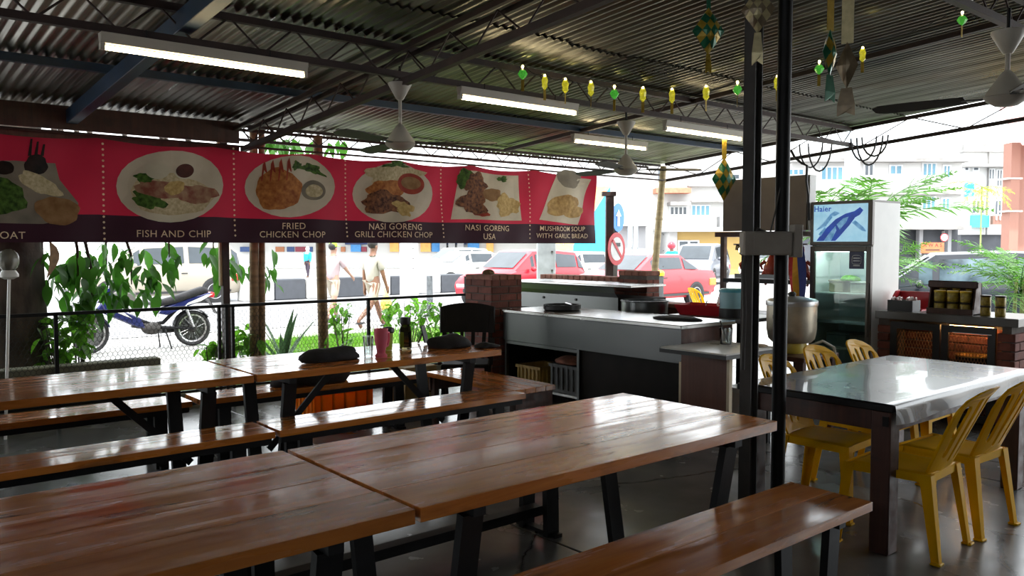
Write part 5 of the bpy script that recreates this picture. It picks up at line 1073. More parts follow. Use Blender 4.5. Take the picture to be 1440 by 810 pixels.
# ================================================================ PEOPLE
def skin(name, verts, edges, rad, mt, parent=None, sub=1, root=0):
    me = bpy.data.meshes.new(name); me.from_pydata(verts, edges, []); o = bpy.data.objects.new(name, me); C.objects.link(o)
    md = o.modifiers.new('skin', 'SKIN'); md.use_smooth_shade = True
    for i, s_ in enumerate(me.skin_vertices[0].data): s_.radius = rad[i] if isinstance(rad[i], tuple) else (rad[i], rad[i]); s_.use_root = (i == root)
    o.modifiers.new('sub', 'SUBSURF').levels = sub; o.modifiers['sub'].render_levels = sub
    bpy.context.view_layer.update()
    m2 = bpy.data.meshes.new_from_object(o.evaluated_get(bpy.context.evaluated_depsgraph_get())); m2.name = name
    bpy.data.objects.remove(o); m2.materials.clear(); m2.materials.append(mt); m2.shade_smooth()
    return ob(name, m2, parent)
skinm = pm('brown_skin', (.18,.085,.05), .5, 0, .08, 8); hairm = pm('black_hair', (.015,.012,.012), .6, 0, .3, 40)
def person(loc, rz, label, H, legs, arms, shirt, trousers, long_legs=False, long_sleeves=False, cap=None, scarf=None, helmet=None, sit=False, skinmat=skinm):
    """local +y = facing. legs: (thigh, knee) degrees for left and right (forward positive); arms: (shoulder, elbow)"""
    t = thing('person', label, 'person', loc, rz); k = H/1.72
    V = []; E = []; Rr = []
    def v(p, r, par=None):
        V.append(tuple(q*k for q in p)); Rr.append(tuple(q*k for q in r) if isinstance(r, tuple) else r*k); i = len(V)-1
        if par is not None: E.append((par, i))
        return i
    hz = .92
    pel = v((0,0,hz), (.135,.10)); sp = v((0,.0,hz+.18), (.12,.09), pel); chs = v((0,.0,hz+.38), (.145,.1), sp); nb = v((0,.0,hz+.52), .055, chs); nk = v((0,.015,hz+.58), .05, nb); hdv = v((0,.025,hz+.66), (.068,.08), nk); htop = v((0,.02,hz+.75), (.07,.085), hdv); v((0,.015,hz+.80), .03, htop)
    nose = v((0,.115,hz+.665), .014, hdv)
    J = {}
    for s_, (sh, el), (th, kn) in ((-1, arms[0], legs[0]), (1, arms[1], legs[1])):
        a = R(sh); b = R(sh+el)
        S_ = v((s_*.18,0,hz+.46), .058, chs); e = Vector((s_*.21, .28*math.sin(a), hz+.46-.28*math.cos(a))); El = v(e, .043, S_); w_ = e+Vector((0,.25*math.sin(b),-.25*math.cos(b))); Wr = v(w_, .028, El)
        dn = Vector((0, math.sin(b), -math.cos(b))); fw = Vector((0, math.cos(b), math.sin(b))); pm_ = w_+dn*.07; Pa = v(pm_, (.024,.04), Wr)
        for q, (off, ln) in enumerate(((-.028,.06),(-.01,.075),(.01,.07),(.027,.055))):
            b0 = pm_+fw*off+dn*.03; f1 = v(b0, .0095, Pa); f2 = v(b0+dn*ln*.55+Vector((-s_*.006,0,0)), .0088, f1); v(b0+dn*ln+Vector((-s_*.022,0,0)), .0075, f2)
        th1 = v(w_+dn*.035+fw*.042, .011, Pa); v(w_+dn*.075+fw*.062+Vector((-s_*.01,0,0)), .009, th1)
        c = R(th); d = R(th-kn)
        hp_ = v((s_*.09,0,hz-.04), .095, pel); kv = Vector((s_*.095, .43*math.sin(c), hz-.04-.43*math.cos(c))); Kn = v(kv, .058, hp_); cal = kv+Vector((0,.16*math.sin(d),-.16*math.cos(d))); Cf = v(cal, .056, Kn); av = kv+Vector((0,.40*math.sin(d),-.40*math.cos(d))); An = v(av, .036, Cf)
        ft = R(th-kn+90) if not sit else R(90); tv = av+Vector((0, .15*math.sin(ft), -.15*math.cos(ft)-.02)); hl = av+Vector((0,-.03,-.03)); v(tv, (.04,.024), An)
        J[s_] = (Vector((s_*.18,0,hz+.46)), e, w_, Vector((s_*.09,0,hz-.04)), kv, av)
    zmin = min(p[2] for p in V)-.028*k
    V = [(p[0], p[1], p[2]-(zmin if not sit else 0)) for p in V]; oz = -(zmin if not sit else 0)
    skin('body', V, E, Rr, skinmat, t)
    K = lambda p: (p[0]*k, p[1]*k, p[2]*k+oz)
    def garm(nm, vs, es, rr, mt): skin(nm, [K(p) for p in vs], es, [tuple(q*k for q in r) if isinstance(r, tuple) else r*k for r in rr], mt, t)
    vs = [(0,0,hz+.36),(0,0,hz+.2),(0,0,hz-.05),(0,0,hz+.50)]; es = [(0,1),(1,2),(0,3)]; rr = [.145,.138,.145,.08]
    for s_ in (-1,1):
        S_, e, w_ = J[s_][:3]; i = len(vs); vs.append(tuple(S_)); es.append((0,i)); rr.append(.08); q = e.lerp(S_, .15); vs.append(tuple(q)); es.append((i,i+1)); rr.append(.068)
        if long_sleeves: vs.append(tuple(w_.lerp(e, .1))); es.append((i+1,i+2)); rr.append(.045)
    garm('shirt', vs, es, rr, shirt)
    vs = [(0,0,hz+.13)]; es = []; rr = [.125]
    for s_ in (-1,1):
        h_, kn_, an_ = J[s_][3:]; i = len(vs); vs.append((h_.x*.8, h_.y, h_.z-.02)); es.append((0,i)); rr.append(.1); vs.append(tuple(kn_ if long_legs else kn_.lerp(h_, .12))); es.append((i,i+1)); rr.append(.08 if long_legs else .082)
        if long_legs: vs.append(tuple(an_)); es.append((i+1,i+2)); rr.append(.06)
    garm('trousers' if long_legs else 'shorts', vs, es, rr, trousers)
    hc = K((0,.015,hz+.71))
    if helmet: MB().ell(K((0,.02,hz+.72)), (.135*k,.155*k,.14*k), 16, 10).build('helmet', helmet, t, smooth=True)
    elif scarf: MB().ell(K((0,.0,hz+.70)), (.105*k,.115*k,.14*k), 16, 10).build('headscarf', scarf, t, smooth=True); MB().lathe([(.16*k,0),(.12*k,.1*k),(.07*k,.16*k)], 14, K((0,0,hz+.42))).build('scarf_drape', scarf, t, smooth=True)
    else:
        mb = MB(); mb.ell((0,0,0), (.088*k,.105*k,.09*k), 16, 10); mb.v = [Vector((q.x+hc[0], q.y+hc[1]-.018*k, max(q.z, -.02*k if q.y > .02 else -.09)+hc[2]+.025*k)) for q in mb.v]; mb.build('hair', hairm, t, smooth=True)
        if cap: MB().lathe([(.094*k,0),(.09*k,.06*k),(.05*k,.1*k),(0,.11*k)], 16, K((0,.01,hz+.73))).build('cap', cap, t, smooth=True); MB().cbox(K((0,.13,hz+.735)), (.15*k,.1*k,.008)).build('cap_brim', cap, t)
    for s_ in (-1,1):
        MB().ell(K((s_*.03,.098,hz+.69)), (.011*k,.008*k,.008*k), 8, 6).build('eye', black_pl, t); MB().ell(K((s_*.074,.01,hz+.685)), (.012*k,.022*k,.03*k), 8, 6).build('ear', skinmat, t)
    MB().ell(K((0,.1,hz+.625)), (.024*k,.008*k,.006*k), 8, 6).build('mouth', pm('lips', (.28,.09,.07), .5), t)
    if not long_legs or True:
        for s_ in (-1,1):
            a_ = J[s_][5]; MB().ell(K((a_.x,a_.y+.06,a_.z-.045)), (.05*k,.13*k,.022*k), 10, 6).build('shoe', black_pl, t, smooth=True)
    return t
cloth_c = pm('cream_cotton', (.38,.35,.31), .85, 0, .08, 6, bump=.2, bscale=12); cloth_s = pm('cream_shorts', (.34,.30,.24), .85, 0, .08, 6); cloth_p = pm('pale_pink_cotton', (.40,.31,.33), .85, 0, .08, 6); cloth_k = pm('dark_trousers', (.03,.02,.035), .85); cloth_t = pm('teal_jacket', (.01,.35,.5), .7); limec = pm('lime_cap', (.25,.5,.03), .7)
p = at_z(525, 461, -.06); wman = person((p.x, p.y, -.06), R(-75), 'walking person in cream shirt and shorts carrying a yellow bag', 1.78, ((28, 6), (-24, 28)), ((-4, 6), (10, 12)), cloth_c, cloth_s)
bp = thing('plastic_bag', 'yellow plastic bag held by the walking person', 'bag', (p.x, p.y, -.06), R(-75)); by = pm('yellow_bag_film', (.75,.55,.12), .4, 0, .25, 14)
mb = MB(); mb.ell((0,0,0), (.06,.15,.2), 14, 10); mb.v = [Vector((v.x*(1-.5*max(0,v.z)/.2), v.y*(1-.55*max(0, v.z)/.2), v.z)) for v in mb.v]; o = mb.build('bag_body', by, bp); o.data.shade_smooth(); o.location = (.23, .12, .50); MB().tube([(.23,.10,.66),(.22,.09,.78),(.23,.13,.66)], .008, 6).build('bag_handle', by, bp)
p = at_d(468, 345, 17.2); person((p.x, p.y, -.06), R(-65), 'walking person in pale pink shirt with a lime cap behind the timber pole', 1.66, ((20, 8), (-16, 20)), ((-14, 8), (38, 14)), cloth_p, cloth_s, cap=limec, skinmat=pm('fair_skin', (.3,.17,.12), .5))
p = at_z(433, 391, RZ); person((p.x, p.y, RZ), R(120), 'person in teal top and white headscarf across the road', 1.5, ((12, 4), (-10, 8)), ((6, 10), (-6, 10)), cloth_t, cloth_k, True, True, scarf=pm('white_scarf', (.7,.68,.66), .8))
p = at_d(945, 345, 27.5)
mc2 = clone(moto, (p.x+.35, p.y, RZ), math.pi, 'motorcycle ridden by the red helmeted person beyond the sedan')
person((p.x, p.y, RZ-.02), R(90), 'seated rider in red helmet and turquoise shirt beyond the sedan', 1.7, ((72, 75), (72, 75)), ((48, 25), (48, 25)), pm('turquoise_shirt', (.0,.45,.55), .7), cloth_k, True, True, helmet=pm('red_helmet', (.5,.03,.05), .25, coat=.5), sit=True)
# ================================================================ PLANTS
def leaf_mat(name, col, tr=.5, rnd=.35):
    m, nt, b = base_mat(name); N = nt.nodes; L = nt.links; oi = N.new('ShaderNodeObjectInfo'); tc = N.new('ShaderNodeTexCoord'); nz = N.new('ShaderNodeTexNoise'); nz.inputs['Scale'].default_value = 6; L.new(tc.outputs['Object'], nz.inputs['Vector'])
    ad = N.new('ShaderNodeMath'); ad.operation = 'ADD'; L.new(oi.outputs['Random'], ad.inputs[0]); L.new(nz.outputs['Fac'], ad.inputs[1]); mr = N.new('ShaderNodeMapRange'); mr.inputs[1].default_value = .3; mr.inputs[2].default_value = 1.6; mr.inputs[3].default_value = 1-rnd; mr.inputs[4].default_value = 1+rnd; L.new(ad.outputs[0], mr.inputs[0])
    hs = N.new('ShaderNodeHueSaturation'); hs.inputs['Color'].default_value = col4(col); L.new(mr.outputs[0], hs.inputs['Value']); L.new(hs.outputs[0], b.inputs['Base Color']); b.inputs['Roughness'].default_value = .45
    t = N.new('ShaderNodeBsdfTranslucent'); h2 = N.new('ShaderNodeHueSaturation'); h2.inputs['Value'].default_value = 1.5; L.new(hs.outputs[0], h2.inputs['Color']); L.new(h2.outputs[0], t.inputs[0]); mx = N.new('ShaderNodeMixShader'); mx.inputs[0].default_value = tr; L.new(b.outputs[0], mx.inputs[1]); L.new(t.outputs[0], mx.inputs[2]); L.new(mx.outputs[0], N['Material Output'].inputs[0]); return m
lf_g = leaf_mat('tree_leaf', (.035,.12,.012)); lf_p = leaf_mat('palm_leaf', (.06,.17,.018), .35); lf_y = leaf_mat('yellow_palm_leaf', (.30,.36,.04)); lf_b = leaf_mat('shrub_leaf', (.08,.22,.015)); lf_gr = leaf_mat('lawn_blade', (.10,.24,.02)); lf_ag = leaf_mat('agave_leaf', (.07,.14,.06), .2)
bark = pm('rough_bark', (.055,.042,.032), .95, 0, .5, 9, (1,1,.35), bump=1, bscale=14)
def leaf_mesh(L_, w, mt, name='leaf', fold=.25, bend=.2):
    mb = MB(); n = 6; vs = []; fs = []
    for i in range(n+1):
        u = i/n; ww = w*math.sin(math.pi*min(1, u**.8*.97+.03))*(1 if u < 1 else 0); x = L_*u; z = -bend*L_*u*u
        vs += [(x,-ww,z+fold*ww),(x,0,z),(x,ww,z+fold*ww)]
    for i in range(n):
        a = i*3; fs += [(a,a+1,a+4,a+3),(a+1,a+2,a+5,a+4)]
    mb.add(vs, fs); me = mb.mesh(name, mt, fix=False); me.shade_smooth(); return me
# tree with hanging leaves
tc_ = at_y(22, 420, 8.75); t = thing('shade_tree', 'dark trunked tree with hanging glossy leaves just behind the fence', 'tree', (tc_.x-.05, 8.75, -.06))
mb = MB(); mb.tube([(0,0,0),(.0,0,.5),(-.02,.0,1.2),(.0,.0,2.0),(.1,.1,3.2),(.3,.2,4.6)], [.42,.33,.29,.27,.24,.18], 18); mb.v = [v+Vector((.02*math.sin(v.z*7+v.x*20), .02*math.sin(v.z*5+v.y*22), 0)) for v in mb.v]; mb.build('trunk', bark, t, smooth=True)
tb = t.location; lm = leaf_mesh(.21, .045, lf_g); lm2 = leaf_mesh(.17, .036, lf_g); rg = random.Random(11)
clusters = [(150,372,68,34,70,8.7),(110,395,45,36,42,8.6),(185,400,48,28,34,8.7),(130,425,36,22,18,8.6),(238,362,20,24,14,8.6),(318,368,24,32,22,8.9),(370,380,26,34,24,9.0),(300,350,14,14,8,8.8),(430,200,55,9,26,9.4),(395,197,26,8,14,9.2),(60,350,12,20,6,8.6)]
tips = []
for (cx, cy, rx, ry, n, Y) in clusters:
    c0 = at_y(cx, cy, Y); tips.append(c0)
    for i in range(n):
        a = rg.uniform(0, 6.28); q = math.sqrt(rg.random()); p = at_y(cx+rx*q*math.cos(a), cy+ry*q*math.sin(a), Y+rg.uniform(-.25,.35))
        o = ob('leaf', lm if i % 3 else lm2, t, p-tb, (rg.uniform(-.7,.7), rg.uniform(.5,1.35), rg.uniform(-3.1,3.1))); s_ = rg.uniform(.75,1.25); o.scale = (s_,)*3
for c0 in tips:
    a = Vector((.1,.1,3.3)); b = c0-tb+Vector((0,0,.3)); m_ = a.lerp(b, .55)+Vector((0,0,.7)); MB().tube([a, m_, b, c0-tb], [.05,.03,.014,.006], 6).build('branch', bark, t, smooth=True)
fo = MB(); rgf = random.Random(21)
for (ex, ey, ez, ax, ay, az, n) in ((-.5,10.6,4.4,2.6,1.9,1.7,2600),(2.6,10.4,4.6,1.9,1.7,1.5,1900),(1.2,9.6,3.7,3.2,.7,.75,1500),(-2.6,9.8,3.2,1.6,1.2,1.6,1100),(4.2,10.2,4.3,1.0,1.2,.9,500)):
    for i in range(n):
        while True:
            q = Vector((rgf.uniform(-1,1), rgf.uniform(-1,1), rgf.uniform(-1,1)))
            if .25 < q.length < 1: break
        c = Vector((ex+q.x*ax, ey+q.y*ay, ez+q.z*az)); E_ = Euler((rgf.uniform(-1,1), rgf.uniform(.2,1.4), rgf.uniform(-3.1,3.1))).to_matrix(); l = rgf.uniform(.14,.24)
        k = len(fo.v); fo.v += [c+E_@Vector(v)-tb for v in ((0,0,0),(l*.5,-l*.24,.02),(l,0,-.03),(l*.5,l*.24,.02))]; fo.f.append([k,k+1,k+2,k+3])
o = fo.build('foliage', lf_g, t, fix=False); o['kind'] = 'stuff'
dl = at_y(70, 378, 8.4); o = ob('dry_leaf', leaf_mesh(.34, .09, pm('dead_leaf', (.22,.13,.07), .8, 0, .3, 20), fold=.6), t, Vector((dl.x, 8.4, dl.z+.25))-tb, (.3,1.45,.4))
# shrubs / ground plants behind the fence
def shrub(px, py, Y, rx, ry, n, mt, label, L_=.13, w=.036, seed=1, name='shrub', group='shrubs behind the fence'):
    rg = random.Random(seed); c = at_y(px, py, Y); t = thing(name, label, 'plant', (c.x, Y, -.06), 0, group); me = leaf_mesh(L_, w, mt)
    for k in range(5): a = rg.uniform(0,6.28); MB().tube([(0,0,0),(rx*.4*math.cos(a),.1*math.sin(a),(c.z+.06)*.6),(rx*.8*math.cos(a),.2*math.sin(a),(c.z+.06)+ry*.4)], [.012,.008,.004], 5).build('stem', bark, t)
    for i in range(n):
        a = rg.uniform(0,6.28); e = rg.uniform(-1,1); q = rg.random()**.4; p = Vector((rx*q*math.cos(a)*math.sqrt(1-e*e), rx*.7*q*math.sin(a)*math.sqrt(1-e*e), c.z+.06+ry*e*q))
        if p.z < .02: p.z = .02+rg.random()*.1
        ob('leaf', me, t, p, (rg.uniform(-.6,.6), rg.uniform(-.4,1.1), rg.uniform(-3.1,3.1))).scale = (rg.uniform(.7,1.4),)*3
    return t
shrub(88, 482, 8.45, .24, .36, 110, lf_b, 'bushy light green shrub beside the dark tree trunk', seed=3)
shrub(112, 448, 8.6, .10, .2, 24, lf_b, 'small climbing shrub by the motorcycle front wheel', seed=4)
shrub(296, 492, 8.4, .16, .12, 30, lf_b, 'low weed below the motorcycle rear wheel', seed=5)
shrub(345, 480, 8.5, .28, .22, 60, lf_b, 'leafy shrub at the foot of the bamboo poles', seed=6)
shrub(482, 455, 9.6, .22, .34, 46, lf_b, 'young shrub near the timber pole and the walking person', seed=7)
shrub(575, 440, 9.4, .42, .28, 80, lf_b, 'spreading green shrub behind the glass bottle', seed=8)
shrub(620, 450, 9.0, .30, .24, 60, lf_b, 'green shrub behind the black wooden chair', seed=9)
# agave
a_ = at_y(398, 470, 8.7); t = thing('agave', 'spiky agave plant with long grey green blades behind the fence', 'plant', (a_.x, 8.7, -.06)); am = leaf_mesh(.75, .035, lf_ag, fold=.5, bend=.15)
rg = random.Random(5)
for k in range(16): ob('blade', am, t, (0,0,.22), (0, -rg.uniform(.25,1.35), k*2.4)).scale = (rg.uniform(.7,1.1),)*3
a_ = at_y(455, 480, 8.6); t = thing('fern', 'arching fern with thin fronds at the foot of the timber pole', 'plant', (a_.x, 8.6, -.06)); am2 = leaf_mesh(.6, .02, lf_b, fold=.3, bend=.7)
for k in range(22): ob('frond', am2, t, (0,0,.2), (0, -rg.uniform(.4,1.2), k*2.1)).scale = (rg.uniform(.6,1.2),)*3
# grass strip
rg = random.Random(2); g = MB()
for i in range(34000):
    x = rg.uniform(.6, 11); y = rg.uniform(8.3, 13.2 if x > 4.8 else 9.6)
    h = rg.uniform(.05,.12)+.12*max(0, math.sin(x*2.1+1)*math.sin(y*1.7)); a = rg.uniform(0,3.14); dx, dy = .006*math.cos(a), .006*math.sin(a); lx, ly_ = rg.uniform(-.05,.05), rg.uniform(-.05,.05)
    n = len(g.v); g.v += [Vector((x-dx,y-dy,-.06)), Vector((x+dx,y+dy,-.06)), Vector((x+lx,y+ly_,-.06+h))]; g.f.append([n,n+1,n+2])
tag(g.build('grass', lf_gr, fix=False), 'short bright grass strip growing behind the fence', 'grass', kind='stuff')
struct(MB().box(.3, 4.8, 8.2, 9.6, -.058, -.05).box(4.8, 11.2, 8.2, 13.3, -.058, -.05).build('trim_1', pm('lawn_soil', (.13,.17,.05), .95, 0, .4, 6)))
# palms
def frond_mesh(L_, mt, n=24, droop=.5, wl=.32):
    mb = MB(); pts = []
    for i in range(n+1): u = i/n; pts.append(Vector((L_*u, 0, L_*(.35*u-droop*u*u))))
    mb.tube(pts, [.008*(1-.8*i/n) for i in range(n+1)], 4)
    for i in range(3, n+1):
        u = i/n; l = wl*(math.sin(math.pi*(.12+.83*u)))*L_*.75; p = pts[i]
        for s_ in (-1,1):
            jj = math.sin(i*12.9+s_*3); d = Vector((.55+.2*jj, s_*.8, -.3+.3*math.sin(i*7.7-s_))).normalized(); e = p+d*l*(1+.18*jj); sd_ = Vector((.021*L_*.7, 0, 0)); m_ = p.lerp(e, .5)+Vector((0,0,.02))
            k = len(mb.v); mb.v += [p-sd_*.4, p+sd_*.4, m_+sd_*.8, m_-sd_*.8, e]; mb.f += [[k,k+1,k+2,k+3],[k+3,k+2,k+4]]
    return mb.mesh('frond', mt, fix=False)
def palm(px, py, d, nfr, L_, mt, label, seed, trunk_h=None, stems=3, z0=-.06, tilt=(.2,1.2)):
    rg = random.Random(seed); c = at_d(px, py, d); t = thing('palm', label, 'plant', (c.x, c.y, z0)); me = frond_mesh(L_, mt); zc = c.z-z0
    for k in range(stems): a = k*2.1; MB().tube([(.08*math.cos(a),.08*math.sin(a),0),(.05*math.cos(a),.05*math.sin(a),zc)], [.035,.02], 8).build('stem', pm('palm_stem', (.2,.24,.08), .6), t, smooth=True)
    for k in range(nfr): ob('frond', me, t, (0,0,zc-rg.uniform(0,.25)), (rg.uniform(-.3,.3), -rg.uniform(*tilt)+.35, k*2.4+rg.uniform(-.3,.3))).scale = (rg.uniform(.75,1.15),)*3
    return t
palm(1212, 318, 11.2, 26, 1.35, lf_p, 'lush green areca palm behind the white fridge side', 3)
palm(1240, 372, 11.8, 14, .9, lf_p, 'second smaller areca palm growing behind the fridge', 8)
palm(1436, 392, 10.2, 30, .95, lf_p, 'dense areca palm beside the dark blue black car', 4)
palm(1380, 262, 27, 11, 1.05, lf_y, 'tall yellowish palm in front of the balcony building', 5, stems=1, tilt=(-.5,.6))
# ================================================================ STREET FURNITURE
galv = pm('galvanised_pole', (.36,.40,.42), .5, .4, .2, 5)
def spole(name, px, d, w, ytop, label, mt, square=False, ybot=None):
    p = at_d(px, 345, d); zt = at_d(px, ytop, d).z; t = thing(name, label, 'pole', (p.x, p.y, -.06), YAW)
    if square: MB().box(-w/2,w/2,-w/2,w/2,0,zt+.06).build('shaft', mt, t, bevel=.01)
    else: MB().lathe([(w/2*1.04,0),(w/2,zt+.06)], 16).build('shaft', mt, t, smooth=True)
    MB().box(-w*.8,w*.8,-w*.8,w*.8,0,.05).build('base_plate', mt, t)
    for k in range(4): MB().lathe([(0,0),(w*.06,0),(w*.06,.02),(0,.02)], 8, (w*.3,-w*.52,.9+k*.3)).build('bolt', greysteel, t)
    return t
spole('steel_column', 768, 13.5, .30, 250, 'square galvanised column in front of the red hatchback', galv, True)
spole('white_column', 575, 25, .55, 200, 'thick white concrete column beside the walking person', pm('white_concrete', (.5,.5,.5), .8, 0, .1, 3))
spole('white_post', 1196, 16, .27, 150, 'pale blue white round column rising behind the fridge palm', pm('pale_blue_paint', (.62,.68,.74), .6))
spole('bollard', 604, 18.5, .14, 388, 'short dark grey bollard post on the pavement', pm('bollard_grey', (.10,.11,.12), .8, 0, .3, 12))
spole('lamp_pole', 886, 34, .2, 150, 'slim pale lamp pole in front of the white apartments', galv); spole('lamp_pole', 894, 30, .16, 265, 'shorter thin pole beside the slim lamp pole', galv)
t = spole('bollard', 929, 15.5, .13, 388, 'dark bollard with a yellow cap behind the brick parapet', pm('bollard_dark', (.06,.065,.07), .8)); MB().lathe([(.075,0),(.08,.06),(.05,.1),(0,.11)], 12, (0,0,at_d(929,388,15.5).z+.06)).build('yellow_cap', pm('bollard_yellow', (.6,.42,.03), .5), t, smooth=True)
yc = at_d(1001, 345, 14.5); c = clone(ch, (yc.x, yc.y, -.055), R(250), 'lone yellow plastic chair on the pavement behind the wire strainer'); c['group'] = 'yellow chairs outside the counter'
# striped divider blocks
dk = pm('divider_black', (.05,.055,.065), .7); dw = pm('divider_white', (.5,.5,.49), .8)
base = at_z(405, 421, RZ); u0 = Vector((1,0,0))
for i in range(-1, 9):
    c = base+u0*(i*.98)
    tag(MB().box(c.x-.47, c.x+.47, c.y-.22, c.y+.22, RZ, RZ+.62).build('divider_block', dk if i % 2 == 0 else dw, bevel=.03), '%s painted concrete road divider block' % ('black' if i % 2 == 0 else 'white'), 'divider', 'road divider blocks')
# traffic signs
sp_ = at_d(857, 345, 12.5); t = thing('sign_post', 'dark steel sign post with red ringed prohibition sign', 'sign', (sp_.x, sp_.y, -.06), YAW)
kk = 12.5/FPX; zs = lambda py: at_d(857, py, 12.5).z+.06
MB().box(-.06,.06,-.06,.06,0,zs(273)).build('post', rustbrown, t, bevel=.006); MB().box(-.12,.09,-.07,.07,zs(276),zs(270)).build('cap', rustbrown, t)
def disc(parent, c, r, y, mt, nm, ry=None): return MB().lathe([(0,y),(r,y),(r,y+.008),(0,y+.008)], 28, c, 'y').build(nm, mt, parent)
cx_ = 9*kk; cz_ = zs(350)
sred = pm('sign_red', (.55,.02,.03), .4); swh = pm('sign_white', (.72,.72,.72), .4)
sh = thing('q', None, None); bpy.data.objects.remove(sh)
sg = disc(t, (cx_,0,cz_), 23*kk, -.09, sred, 'prohibition_sign'); disc(sg, (cx_,0,cz_), 16.5*kk, -.094, swh, 'white_face'); MB().cbox((cx_+2*kk,-.098,cz_+6*kk),(13*kk,.004,5*kk)).build('vehicle_mark', black_pl, sg); mb = MB(); mb.M = Matrix.Translation((cx_,-.099,cz_)) @ Matrix.Rotation(R(45),4,'Y'); mb.cbox((0,0,0),(33*kk,.004,4.5*kk)); mb.build('slash', sred, sg)
sg.location = (cx_*.55,-.08,0); sg.rotation_euler = (0,0,R(52)); [setattr(v, 'co', v.co-Vector((cx_,-.09,0))) for m_ in {o_.data for o_ in [sg]+kids(sg)} for v in m_.vertices]; sg.location.x += cx_*.5
bs = at_d(868, 306, 13.2); t = thing('blue_sign', 'blue round traffic sign with white arrow behind the sign post', 'sign', (bs.x, bs.y, 0), YAW+R(58)); kk2 = 13.2/FPX
sb = disc(t, (0,0,bs.z), 20*kk2, -.02, pm('sign_blue', (.01,.16,.62), .4), 'disc_plate'); MB().prism([(-4*kk2,bs.z-12*kk2),(3*kk2,bs.z-12*kk2),(3*kk2,bs.z+2*kk2),(8*kk2,bs.z+2*kk2),(-.5*kk2,bs.z+11*kk2),(-9*kk2,bs.z+2*kk2),(-4*kk2,bs.z+2*kk2)], -.03, -.026, 'xz').build('arrow', swh, sb); MB().lathe([(.04,-.06),(.04,bs.z)], 10, (0,.03,0)).build('pole', greysteel, t)
t = spole('speed_sign', 1326, 24, .08, 325, 'round white speed limit sign on a thin pole', greysteel); kk3 = 24/FPX; zz = at_d(1326, 334, 24).z+.06
d0 = disc(t, (0,0,zz), 5.6*kk3, -.07, sred, 'sign_disc'); disc(d0, (0,0,zz), 4.6*kk3, -.076, swh, 'white_face'); wtext('60', .12, black_pl, d0, (0,-.082,zz), 0)
aw = at_d(1311, 349, 22); t = thing('warning_board', 'orange warning board lettered AWAS behind the dark car', 'sign', (aw.x, aw.y, -.06), YAW); kk4 = 22/FPX; oz = pm('sign_orange', (.75,.13,.05), .5)
z1 = at_d(1311, 341, 22).z+.06; z0_ = at_d(1311, 356, 22).z+.06
bd = MB().box(-16*kk4,16*kk4,-.02,.0,z0_,z1).build('board', oz, t); wtext('A W A S', .13, black_pl, bd, (0,-.022,z1-.075), 0); MB().box(-10*kk4,10*kk4,-.022,-.021,z0_+.07,z0_+.1).build('small_print', black_pl, bd)
for s_ in (-1,1): MB().box(s_*13*kk4-.02,s_*13*kk4+.02,0,.04,0,z1).build('leg', greysteel, t)
# overhead wires
for i, pts in ():
    tag(MB().tube([at_d(a, b, 26) for a, b in pts], .012, 5).build('overhead_wire', black_pl), ('sagging street wire meeting the slim lamp pole', 'slack street wire crossing before the white apartments')[i], 'wire')
# ================================================================ BUILDINGS
bw = pm('white_render', (.52,.52,.51), .85, 0, .06, .4); by_ = pm('yellow_render', (.5,.34,.12), .85, 0, .08, .5); bg_ = pm('grey_render', (.30,.30,.31), .85, 0, .15, .6); bpk = pm('terracotta_render', (.30,.15,.115), .85, 0, .08, .5); pane = pm('window_pane', (.10,.26,.36), .12, 0, .3, .8); paned = pm('dark_pane', (.06,.075,.09), .15, 0, .3, .8); wfr = pm('window_frame', (.62,.64,.66), .6); roof_t = pm('clay_roof', (.45,.18,.11), .85, 0, .2, 4); dkled = pm('stained_ledge', (.28,.27,.26), .9, 0, .4, 1.2); shutter = pm('shop_dark', (.05,.055,.065), .6, 0, .5, .7)
class Fac:
    def __init__(s, name, label, pxc, d, rot=0, cat='building'):
        s.o = at_d(pxc, 345, d); s.rz = YAW+R(rot); s.u = Vector((math.cos(s.rz), math.sin(s.rz), 0)); s.n = Vector((-s.u.y, s.u.x, 0)); s.t = thing(name, label, cat, (s.o.x, s.o.y, -.06), s.rz)
    def L(s, px, py):
        r_ = ray(px, py); k = (s.o-O0).dot(s.n)/r_.dot(s.n); p = O0+r_*k; return (p-s.o).dot(s.u), p.z+.06
    def box(s, nm, x0, x1, y0, y1, f, b, mt, par=None):       # pixel rectangle, from f metres in front to b behind
        a = s.L(x0, y1); c = s.L(x1, y0); return MB().box(a[0], c[0], -f, b, max(0, a[1]), c[1]).build(nm, mt, par or s.t)
    def win(s, x0, x1, y0, y1, n=2, mt=None, rows=1):
        a = s.L(x0, y1); c = s.L(x1, y0); fr = MB().box(a[0]-.05, c[0]+.05, -.05, .05, a[1]-.05, c[1]+.05).build('window', wfr, s.t); w_ = (c[0]-a[0])/n; h_ = (c[1]-a[1])/rows
        for i in range(n):
            for j in range(rows): MB().box(a[0]+i*w_+.05, a[0]+(i+1)*w_-.05, -.07, -.04, a[1]+j*h_+.03, a[1]+(j+1)*h_-.03).build('pane', mt or pane, fr)
f = Fac('shophouse', 'white three storey corner shophouse behind the palms', 1240, 44, 0)
f.box('wall', 1112, 1353, 228, 321, 0, 1.5, bw); f.box('ground_floor', 1112, 1353, 321, 400, -.4, 1.5, shutter); f.box('roof_ledge', 1108, 1356, 224, 229, .7, 1.5, dkled); f.box('floor_ledge', 1180, 1353, 271, 274, .4, .2, dkled); f.box('canopy', 1225, 1353, 318, 323, .9, .2, dkled); f.box('roof_parapet', 1112, 1300, 205, 224, -.6, 1.4, bw)
for a in ((1154,1185,235,253,4),(1251,1268,233,245,2),(1297,1316,230,247,3),(1326,1336,233,250,2),(1296,1315,277,295,3),(1324,1335,279,296,2),(1100,1130,238,246,4)): f.win(*a)
f.win(1215,1228,231,247,2,paned); f.win(1240,1262,330,356,2,paned)
